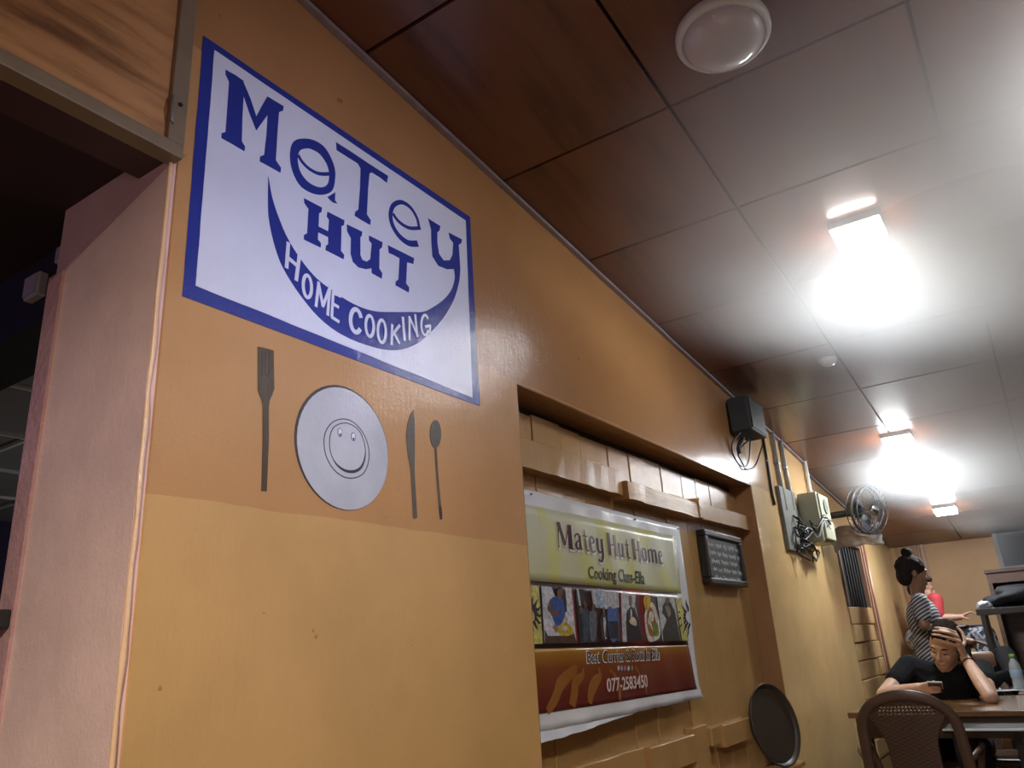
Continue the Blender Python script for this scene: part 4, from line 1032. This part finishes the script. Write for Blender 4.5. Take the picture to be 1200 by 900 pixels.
# ---- man leaning at the table
man = empty('person', label='person in black T-shirt leaning over the table, hand on forehead, holding a phone', category='person')
YM = 5.28
HM = Matrix.Translation(PY(1107, 757, YM+.02)) @ Euler((math.radians(24), math.radians(14), math.radians(-14)), 'XYZ').to_matrix().to_4x4() @ Matrix.Scale(1.02, 4)
def Q(px, py, y): return PY(px, py, y)
sR = Q(1150, 786, YM+.10); sL = Q(1065, 781, YM+.10)          # shoulders as seen: right and left of picture
neck = Q(1108, 782, YM+.11); chest = Q(1106, 815, YM+.14)
elR = PZ(1161, 817, .785); elR.z = .787
wrR = Q(1131, 771, YM-.06)
elL = Vector((Q(1034, 809, YM-.16).x, YM-.16, .800)); wrL = Q(1076, 806, YM-.24); wrL.z = max(wrL.z, .795)
hip = Vector((chest.x, YM+.33, .50))
def man_body(bm):
    head(bm, HM)
    hN = HM @ Vector((0, .035, -.06)); chain(bm, [(hN, .052), (neck, .056), (chest+Vector((0, .02, .03)), .07)])
    chain(bm, [(sR, .048), (elR, .036)]); chain(bm, [(elR, .038), (elR.lerp(wrR, .35), .041), (wrR, .0265)])
    chain(bm, [(sL, .048), (elL, .038)]); chain(bm, [(elL, .038), (elL.lerp(wrL, .35), .040), (wrL, .026)])
    ell_add(bm, chest, (.16, .10, .13)); ell_add(bm, (chest+hip)/2, (.14, .10, .18)); ell_add(bm, hip, (.16, .12, .10))
    # hand on the forehead: palm from the wrist up, fingers laid across the brow
    K = [Q(1119, 741, YM-.115), Q(1122, 746, YM-.125), Q(1124, 751.5, YM-.13), Q(1123, 757, YM-.13)]
    for k in K: cap_add(bm, wrR, .019, k, .0115)
    T1 = [Q(1110, 737.5, YM-.155), Q(1112, 741.5, YM-.165), Q(1113, 747.5, YM-.165), Q(1112, 754, YM-.160)]
    T2 = [Q(1102, 736, YM-.150), Q(1101.5, 739.5, YM-.165), Q(1101, 744.5, YM-.165), Q(1101.5, 750.5, YM-.160)]
    T3 = [Q(1096, 735.5, YM-.135), Q(1093.5, 739, YM-.15), Q(1092.5, 743.5, YM-.152), Q(1094, 748.5, YM-.150)]
    for a, b, c, d in zip(K, T1, T2, T3): finger(bm, [a, b, c, d], .0098)
    finger(bm, [wrR.lerp(K[0], .35), Q(1131, 752, YM-.06), Q(1128, 742, YM-.05), Q(1122, 735, YM-.05)], .0115)
    # hand round the phone
    pc_ = Q(1093, 806, YM-.27)
    for k in range(4):
        b0 = wrL.lerp(pc_, .75)+Vector((-.004, -.002, -.024+.015*k)); cap_add(bm, wrL, .018, b0, .0105)
        finger(bm, [b0, b0+Vector((.026, -.022, .002)), b0+Vector((.046, -.018, .003)), b0+Vector((.058, -.004, .003))], .0088)
    finger(bm, [wrL+Vector((.006, 0, .015)), pc_+Vector((-.012, .015, .022)), pc_+Vector((.012, .008, .030))], .0100)
    # legs under the table
    for s in (-1, 1):
        kn_ = Vector((hip.x+s*.13, YM-.10, .50)); an = Vector((hip.x+s*.14, YM-.04, .08))
        chain(bm, [(hip+Vector((s*.09, 0, -.01)), .082), (kn_, .058), (an, .040)]); cap_add(bm, an-Vector((0, 0, .03)), .038, an+Vector((0, -.17, -.045)), .030)
body = blob('body', man_body, S_FAIR, man, .0045, 2)
def man_shirt(bm):
    ell_add(bm, chest+Vector((0, .0, .02)), (.185, .115, .15)); ell_add(bm, (chest+hip)/2, (.165, .12, .22)); ell_add(bm, hip+Vector((0, 0, .03)), (.17, .13, .09))
    chain(bm, [(neck+Vector((0, .01, -.045)), .066), (chest+Vector((0, 0, .02)), .10)])
    for s, e, t in ((sR, elR, .45), (sL, elL, .50)):
        chain(bm, [(neck+Vector((0, .01, -.055)), .060), (s, .066), (s.lerp(e, t), .060)])
        chain(bm, [(chest, .10), (s, .062)])
M_TEE = mat('tee_black', (.011, .011, .013), .9, .25, 14, bmp=.3, bscale=25, spec=.15)
blob('t_shirt', man_shirt, M_TEE, man, .006, 3)
def man_trous(bm):
    ell_add(bm, hip+Vector((0, 0, -.03)), (.185, .14, .10))
    for s in (-1, 1):
        kn_ = Vector((hip.x+s*.13, YM-.10, .50)); an = Vector((hip.x+s*.14, YM-.04, .12)); chain(bm, [(hip+Vector((s*.09, 0, -.01)), .096), (kn_, .070), (an, .052)])
blob('trousers', man_trous, mat('denim_dark', (.03, .035, .05), .8), man, .008, 3)
def hair_shape(M, top=1.0, back=0.0):
    def f(bm):
        ell_add(bm, (0, .030, .052), (.083, .098, .085*top), M); ell_add(bm, (0, .062, .0), (.075, .062, .07), M)
        ell_add(bm, (0, -.030, .095), (.062, .045, .030), M)
        for s in (-1, 1): ell_add(bm, (s*.066, .010, .03), (.016, .030, .035), M)
    return f
def ruffle(o, amp, fr, seed=0):
    me = o.data
    for v in me.vertices:
        v.co += v.normal*(noise.noise(v.co*fr+Vector((seed, 0, 0)))*amp+noise.noise(v.co*fr*2.7)*amp*.6)
M_HAIR = mat('hair_dark', (.022, .016, .013), .85, .4, 40, bmp=.8, bscale=120, spec=.15)
ruffle(blob('hair', hair_shape(HM), M_HAIR, man, .005, 1), .008, 55)
for s in (-1, 1):
    bm = bmesh.new(); tube(bm, [HM @ Vector((s*x, y, z)) for x, y, z in ((.016, -.093, .024), (.030, -.091, .030), (.046, -.082, .027))], [.003, .0042, .002], 6); finish('eyebrow', bm, M_HAIR, man)
    bm = bmesh.new(); tube(bm, [HM @ Vector((s*x, y, z)) for x, y, z in ((.018, -.084, -.002), (.030, -.0865, -.0045), (.043, -.080, -.001))], [.0013, .0022, .0013], 6); finish('eyelashes', bm, M_HAIR, man)
bm = bmesh.new(); tube(bm, [HM @ Vector((x, y, z)) for x, y, z in ((-.020, -.091, -.067), (0, -.0965, -.068), (.020, -.091, -.067))], [.0012, .0018, .0012], 6); finish('lip_line', bm, mat('lip', (.22, .08, .07), .5), man)
# watch-thin bracelet
ax = (elR-wrR).normalized(); cb_ = wrR.lerp(elR, .14); Mb = Matrix.Translation(cb_) @ ax.to_track_quat('Z', 'Y').to_matrix().to_4x4()
bm = bmesh.new(); tube(bm, [Mb @ Vector((.0315*math.cos(t*PI/12), .0315*math.sin(t*PI/12), 0)) for t in range(25)], .0035, 6, False); finish('bracelet', bm, M_BLACK, man, True, label='thin black wrist band')
# phone
phn = empty('phone', label='dark phone with pale edge held by the man in the black T-shirt', category='phone')
pc_ = Q(1096, 803, YM-.285); Mp = Matrix.Translation(pc_) @ Euler((math.radians(-16), math.radians(4), math.radians(6))).to_matrix().to_4x4()
bm = bmesh.new(); mbox(bm, Mp, (.072, .148, .009), .003); finish('case', bm, mat('phone_pale', (.62, .60, .58), .25), phn)
bm = bmesh.new(); mbox(bm, Mp @ Matrix.Translation((0, 0, -.0052)), (.066, .140, .002)); finish('back_cover', bm, M_BLACK, phn)
bm = bmesh.new(); mbox(bm, Mp @ Matrix.Translation((0, 0, .0052)), (.064, .136, .0012)); finish('screen', bm, mat('phone_screen', (.02, .02, .03), .1), phn)

# ---- striped woman, seen from behind
def stripes(name, a, b, sc, axis=2):
    m, nt, bb = nodes(name)
    tc = nt.nodes.new('ShaderNodeTexCoord'); mp = nt.nodes.new('ShaderNodeMapping'); mp.inputs['Rotation'].default_value = (.15, .55, 0)
    nt.links.new(tc.outputs['Object'], mp.inputs[0])
    wv = nt.nodes.new('ShaderNodeTexWave'); wv.bands_direction = 'Z'; wv.inputs['Scale'].default_value = sc; wv.inputs['Distortion'].default_value = 1.6; wv.inputs['Detail Scale'].default_value = .4
    nt.links.new(mp.outputs[0], wv.inputs['Vector']); r = ramp(nt, wv.outputs[1], [(.45, a), (.58, b)]); nt.links.new(r.outputs[0], bb.inputs['Base Color']); bb.inputs['Roughness'].default_value = .8
    return m
wm = empty('person', label='person with black hair in a bun and striped top standing by the end wall', category='person')
YW = 6.75
hd = PY(1071, 672, YW); WM = Matrix.Translation(hd) @ Euler((math.radians(10), 0, math.radians(110))).to_matrix().to_4x4()
nk = hd+Vector((-.005, .01, -.14)); shl = nk+Vector((.02, -.15, -.075)); shr = nk+Vector((-.02, .17, -.075)); ch_ = nk+Vector((.0, 0, -.22)); hp = Vector((nk.x+.02, YW+.02, .92))
elb = PY(1083, 733, YW-.20); hnd = PY(1104, 741, YW-.10)
def w_body(bm):
    head(bm, WM); chain(bm, [(hd+Vector((0, 0, -.06)), .048), (nk, .05), (ch_, .07)])
    ell_add(bm, ch_, (.10, .15, .16)); ell_add(bm, (ch_+hp)/2, (.095, .13, .17)); ell_add(bm, hp, (.12, .16, .13))
    chain(bm, [(shl, .045), (elb, .035), (hnd, .025)]); chain(bm, [(shr, .045), (shr+Vector((.08, .08, -.26)), .035), (shr+Vector((.28, .05, -.30)), .024)])
    for h in (hnd, shr+Vector((.28, .05, -.30))):
        for k in range(4): finger(bm, [h, h+Vector((.05, -.02+.012*k, -.01)), h+Vector((.085, -.02+.014*k, -.02)), h+Vector((.10, -.018+.013*k, -.035))], .009)
        finger(bm, [h, h+Vector((.03, -.035, .005)), h+Vector((.055, -.045, -.005))], .010)
    for s in (-1, 1): chain(bm, [(hp+Vector((0, s*.08, -.05)), .088), (Vector((hp.x+.01, YW+s*.09, .50)), .058), (Vector((hp.x, YW+s*.10, .08)), .040)]); cap_add(bm, (hp.x, YW+s*.10, .05), .038, (hp.x+.16, YW+s*.11, .035), .030)
blob('body', w_body, S_BROWN, wm, .007, 2)
def w_top(bm):
    ell_add(bm, ch_+Vector((0, 0, .02)), (.118, .17, .17)); ell_add(bm, (ch_+hp)/2, (.112, .15, .20)); ell_add(bm, hp+Vector((0, 0, .02)), (.14, .175, .12)); ell_add(bm, ch_+Vector((.045, 0, -.02)), (.09, .13, .08))
    chain(bm, [(nk+Vector((0, 0, -.055)), .060), (shl, .062), (shl.lerp(elb, .62), .058)]); chain(bm, [(nk+Vector((0, 0, -.055)), .060), (shr, .062), (shr+Vector((.05, .05, -.17)), .058)])
blob('striped_top', w_top, stripes('stripe_cloth', (.035, .035, .045), (.42, .41, .42), 14), wm, .008, 3, label='black and white striped top')
def w_skirt(bm):
    chain(bm, [(hp+Vector((0, 0, -.02)), .165), ((hp.x, YW, .45), .20), ((hp.x, YW, .20), .23)])
blob('skirt', w_skirt, mat('skirt_grey', (.10, .10, .09), .9, .4, 20), wm, .012, 3)
def w_hair(bm):
    ell_add(bm, (0, .028, .045), (.086, .108, .092), WM); ell_add(bm, (0, .065, -.02), (.07, .06, .08), WM); ell_add(bm, (0, .045, .155), (.042, .042, .036), WM); ell_add(bm, (0, .045, .125), (.03, .03, .03), WM)
ruffle(blob('hair', w_hair, M_HAIR, wm, .006, 2), .004, 50)

# ---- person in red with a floral skirt, behind the striped one
rm = empty('person', label='person in red top and floral skirt seated, reaching towards the metal stand', category='person')
YR = 7.72
hd2 = PY(1081, 691, YR+.06); RM = Matrix.Translation(hd2) @ Euler((math.radians(12), 0, math.radians(80))).to_matrix().to_4x4()
nk2 = hd2+Vector((-.03, .01, -.13)); ch2 = nk2+Vector((-.03, .0, -.22)); s2a = PY(1096, 703, YR-.16); s2b = nk2+Vector((-.02, .15, -.07))
hp2 = Vector((nk2.x-.03, YR+.03, PY(1105, 748, YR).z)); e2 = PY(1099, 725, YR-.20); w2 = PY(1126, 723, YR-.18); h2 = PY(1138, 716, YR-.17)
def r_body(bm):
    head(bm, RM); chain(bm, [(hd2+Vector((0, 0, -.06)), .048), (nk2, .05), (ch2, .07)]); ell_add(bm, ch2, (.10, .15, .16)); ell_add(bm, (ch2+hp2)/2, (.10, .13, .16)); ell_add(bm, hp2, (.14, .16, .11))
    chain(bm, [(s2a, .045), (e2, .036), (e2.lerp(w2, .4), .034), (w2, .024)]); chain(bm, [(s2b, .045), (s2b+Vector((.08, .06, -.26)), .035), (s2b+Vector((.30, .0, -.28)), .024)])
    for k in range(4):
        kk = w2.lerp(h2, .55)+Vector((0, -.018+.012*k, .0)); cap_add(bm, w2, .016, kk, .010); finger(bm, [kk, kk+Vector((.028, -.004*k, .012)), kk+Vector((.050, 0, .004)), kk+Vector((.060, 0, -.012))], .0085)
    finger(bm, [w2, w2+Vector((.03, -.03, -.012)), w2+Vector((.055, -.034, -.022))], .009)
    for s in (-1, 1): chain(bm, [(hp2+Vector((0, s*.09, 0)), .085), (hp2+Vector((.42, s*.10, .02)), .062), (hp2+Vector((.44, s*.10, -.42)), .042)]); cap_add(bm, hp2+Vector((.44, s*.10, -.45)), .038, hp2+Vector((.58, s*.10, -.48)), .03)
blob('body', r_body, skin('skin_mid', (.42, .23, .16)), rm, .007, 2)
def r_top(bm):
    ell_add(bm, ch2+Vector((0, 0, .02)), (.12, .17, .17)); ell_add(bm, (ch2+hp2)/2, (.115, .15, .18)); chain(bm, [(nk2+Vector((0, 0, -.05)), .06), (s2a, .06), (s2a.lerp(e2, .80), .056)]); chain(bm, [(nk2+Vector((0, 0, -.05)), .06), (s2b, .06), (s2b+Vector((.05, .04, -.18)), .056)])
blob('red_top', r_top, mat('red_cloth', (.40, .035, .045), .75, .2), rm, .008, 3)
m_, nt, bb = nodes('floral_cloth'); vn = tex(nt, 16, 3, .5, None, 'ShaderNodeTexNoise'); r_ = ramp(nt, vn.outputs[0], [(.46, (.025, .025, .035)), (.52, (.40, .42, .48)), (.60, (.10, .11, .14))]); nt.links.new(r_.outputs[0], bb.inputs['Base Color']); bb.inputs['Roughness'].default_value = .85
def r_skirt(bm):
    ell_add(bm, hp2, (.16, .18, .12))
    for s in (-1, 1): chain(bm, [(hp2+Vector((0, s*.09, 0)), .105), (hp2+Vector((.44, s*.10, .01)), .085), (hp2+Vector((.46, s*.10, -.34)), .095)])
    chain(bm, [(hp2+Vector((.05, 0, -.01)), .10), (hp2+Vector((.44, 0, -.01)), .08), (hp2+Vector((.46, 0, -.34)), .09)])
blob('floral_skirt', r_skirt, m_, rm, .009, 3, label='black and white floral skirt')
ruffle(blob('hair', hair_shape(RM), M_HAIR, rm, .007, 2), .004, 50)
stl = empty('bar_stool', label='dark bar stool under the person in the red top', category='stool')
nbox('seat', (hp2.x-.16, hp2.y-.16, hp2.z-.15), (hp2.x+.17, hp2.y+.16, hp2.z-.115), M_BLACKM, stl, bev=.01)
for sx in (-1, 1):
    for sy in (-1, 1): ntube('leg', [(hp2.x+sx*.12, hp2.y+sy*.12, hp2.z-.15), (hp2.x+sx*.17, hp2.y+sy*.17, 0)], .013, M_BLACK, stl)
ntube('foot_ring', [(hp2.x+.16*math.cos(t*PI/8), hp2.y+.16*math.sin(t*PI/8), .30) for t in range(17)], .008, M_GREY, stl)

# ---- person in dark sleeves at the second table
dp = empty('person', label='person in dark long sleeves bent over the second table behind the man', category='person')
YD = 6.30
hd3 = Q(1124, 772, YD+.02); DM = Matrix.Translation(hd3) @ Euler((math.radians(55), math.radians(-8), math.radians(20))).to_matrix().to_4x4()
hd3b = hd3
s3a = Q(1140, 779, YD+.14); s3b = Q(1178, 768, YD+.20); ch3 = (s3a+s3b)/2+Vector((0, .06, -.14)); hp3 = Vector((1.14, YD+.28, .52))
e3 = Q(1189, 792, YD-.26); e3.z = max(e3.z, .80); w3 = Q(1150, 790, YD-.40); w3.z = .80
def d_body(bm):
    head(bm, DM); chain(bm, [(DM @ Vector((0, .03, -.06)), .05), ((s3a+s3b)/2, .06), (ch3, .08)])
    chain(bm, [(s3b, .045), (e3, .036), (w3, .026)]); chain(bm, [(s3a, .045), (s3a+Vector((-.03, -.18, -.08)), .036), (w3+Vector((.02, .06, .0)), .026)])
    for h in (w3, w3+Vector((.02, .06, .0))):
        for k in range(4): finger(bm, [h, h+Vector((-.04, -.015+.012*k, .0)), h+Vector((-.07, -.015+.013*k, -.004)), h+Vector((-.085, -.014+.012*k, -.012))], .009)
        finger(bm, [h, h+Vector((-.02, -.03, .005)), h+Vector((-.045, -.04, .0))], .0095)
    ell_add(bm, ch3, (.15, .11, .15)); ell_add(bm, (ch3+hp3)/2, (.14, .12, .17)); ell_add(bm, hp3, (.16, .13, .10))
    for s in (-1, 1): chain(bm, [(hp3+Vector((s*.09, 0, 0)), .082), (Vector((hp3.x+s*.11, YD+.02, .50)), .058), (Vector((hp3.x+s*.12, YD+.05, .08)), .04)]); cap_add(bm, (hp3.x+s*.12, YD+.05, .05), .036, (hp3.x+s*.12, YD-.10, .035), .03)
blob('body', d_body, S_BROWN, dp, .007, 2)
def d_top(bm):
    ell_add(bm, ch3, (.18, .13, .17)); ell_add(bm, (ch3+hp3)/2, (.165, .14, .2)); 
    for a, b, c in ((s3b, e3, w3), (s3a, s3a+Vector((-.03, -.18, -.08)), w3+Vector((.02, .06, .0)))): chain(bm, [((s3a+s3b)/2+Vector((0, .03, -.02)), .07), (a, .064), (b, .052), (b.lerp(c, .75), .042)])
blob('long_sleeved_top', d_top, mat('jacket_black', (.007, .006, .008), .9, .3, 10, bmp=.3, bscale=20, spec=.15), dp, .008, 3)
ruffle(blob('hair', hair_shape(DM), M_HAIR, dp, .007, 2), .005, 50)

# things on the second table
rr = random.Random(5)
for k, (px, py, r0, lb) in enumerate(((1176, 799, .1, 'sheet of white paper lying on the second table under another sheet'), (1188, 797, -.3, 'sheet of white paper on top of the others on the second table'))):
    p = PZ(px, py, .757+k*.002); 
    p.y = min(p.y, 5.98); p.x = PY(px, py, p.y).x
    bm = bmesh.new(); mbox(bm, Matrix.Translation((p.x, p.y, .7566+k*.0022)) @ Matrix.Rotation(r0, 4, 'Z'), (.21, .29, .0016)); o = finish('paper_sheet', bm, mat('paper', (.72, .72, .74), .5)); tag(o, lb, 'paper', 'papers on the second table')
bt = empty('water_bottle', label='clear plastic water bottle with green cap on the second table', category='bottle')
p = PY(1193, 797, 5.90); p.z = .755
M = Matrix.Translation(p) @ Matrix.Scale(1.0, 4)
bm = bmesh.new(); lathe(bm, [(0, 0), (.030, 0), (.033, .006), (.033, .05), (.031, .06), (.033, .07), (.033, .125), (.028, .15), (.015, .175), (.0125, .18), (.0125, .192), (0, .192)], M, 24); finish('bottle_body', bm, mat('pet_plastic', (.72, .80, .86), .12, .02, trans=.55), bt, True)
bm = bmesh.new(); lathe(bm, [(.0335, .075), (.0340, .076), (.0340, .118), (.0335, .119)], M, 24); finish('wrap_label', bm, mat('wrap_blue', (.35, .48, .62), .4), bt, True)
bm = bmesh.new(); lathe(bm, [(0, .186), (.0155, .186), (.0155, .205), (.014, .207), (0, .207)], M, 20); finish('cap', bm, mat('cap_green', (.30, .55, .12), .4), bt, True)

# junction box and small fittings on the dark beam
for (px, py, yy, lb, s) in ((46, 338, .755, 'pale junction box on the dark beam left of the plaster end face', (.032, .018, .030)), (75, 300, .755, 'small pale fitting on the dark beam above the pink door post', (.014, .014, .020))):
    p = PY(px, py, yy); e = tag(nbox('junction_box', p-Vector((s[0], s[1], s[2])), p+Vector((s[0], .004, s[2])), mat('box_pale', (.42, .42, .46), .5), bev=.004), lb, 'junction box')
    if s[0] > .02: nbox('lid', p-Vector((s[0]-.006, s[1]+.004, s[2]-.006)), p+Vector((s[0]-.006, -s[1], s[2]-.006)), mat('box_pale', (.42, .42, .46)), e)

# ------------------------------------------------------------ added haze for the glow round the ceiling lamps
def glow_haze(cx, cy, depth, r, dens, label, g=-.08, col=(.93, .96, 1.0)):
    """an added lens of glow haze that follows the slope of the ceiling and thins out towards its edge"""
    m = bpy.data.materials.new('glow_haze'); m.use_nodes = True; nt = m.node_tree; nt.nodes.clear()
    o = nt.nodes.new('ShaderNodeOutputMaterial'); v = nt.nodes.new('ShaderNodeVolumeScatter'); v.inputs['Anisotropy'].default_value = g; v.inputs['Color'].default_value = (*col, 1)
    nt.links.new(v.outputs[0], o.inputs['Volume'])
    tc = nt.nodes.new('ShaderNodeTexCoord'); ln = nt.nodes.new('ShaderNodeVectorMath'); ln.operation = 'DOT_PRODUCT'
    nt.links.new(tc.outputs['Object'], ln.inputs[0]); nt.links.new(tc.outputs['Object'], ln.inputs[1])
    mr = nt.nodes.new('ShaderNodeMapRange'); mr.interpolation_type = 'SMOOTHSTEP'
    mr.inputs[1].default_value = 1.0; mr.inputs[2].default_value = 0.0; mr.inputs[3].default_value = 0; mr.inputs[4].default_value = dens
    nt.links.new(ln.outputs['Value'], mr.inputs[0])
    n = nt.nodes.new('ShaderNodeTexNoise'); n.inputs['Scale'].default_value = 1.6; n.inputs['Detail'].default_value = 2; nt.links.new(tc.outputs['Object'], n.inputs['Vector'])
    nr_ = nt.nodes.new('ShaderNodeMapRange'); nr_.inputs[1].default_value = .3; nr_.inputs[2].default_value = .7; nr_.inputs[3].default_value = .55; nr_.inputs[4].default_value = 1.4; nt.links.new(n.outputs[0], nr_.inputs[0])
    mu = nt.nodes.new('ShaderNodeMath'); mu.operation = 'MULTIPLY'; nt.links.new(mr.outputs[0], mu.inputs[0]); nt.links.new(nr_.outputs[0], mu.inputs[1]); nt.links.new(mu.outputs[0], v.inputs['Density'])
    bm = bmesh.new(); bmesh.ops.create_icosphere(bm, subdivisions=4, radius=1)
    ob = finish('added_haze', bm, m, None, True)
    M = Matrix.Diagonal((*r, 1)); M[2][1] = -.1*r[1]; M[0][3] = cx; M[1][3] = cy; M[2][3] = ceil_z(cy)-depth
    ob.matrix_world = M
    # a shear does not survive on an object, so it goes into the mesh, and the texture space back out of it
    for q in ob.data.vertices: q.co.z += -.1*r[1]*q.co.y/r[2]
    ob.matrix_world = Matrix.Translation((cx, cy, ceil_z(cy)-depth)) @ Matrix.Diagonal((*r, 1))
    sh = nt.nodes.new('ShaderNodeSeparateXYZ'); cb_ = nt.nodes.new('ShaderNodeCombineXYZ'); ma = nt.nodes.new('ShaderNodeMath'); ma.operation = 'MULTIPLY_ADD'; ma.inputs[1].default_value = .1*r[1]/r[2]
    nt.links.new(tc.outputs['Object'], sh.inputs[0]); nt.links.new(sh.outputs[1], ma.inputs[0]); nt.links.new(sh.outputs[2], ma.inputs[2])
    nt.links.new(sh.outputs[0], cb_.inputs[0]); nt.links.new(sh.outputs[1], cb_.inputs[1]); nt.links.new(ma.outputs[0], cb_.inputs[2])
    for i in (0, 1): nt.links.new(cb_.outputs[0], ln.inputs[i])
    tag(ob, label, 'glow_haze', kind='stuff')
SC.cycles.volume_step_rate = 1.5
glow_haze(1.55, 2.25, .265, (1.45, 1.25, .26), 4.2, 'added pale haze for the glow around the lamp over the shutters')
glow_haze(1.20, 4.75, .225, (1.12, 2.5, .22), 1.4, 'added thin haze for the glow around the second lit lamp')
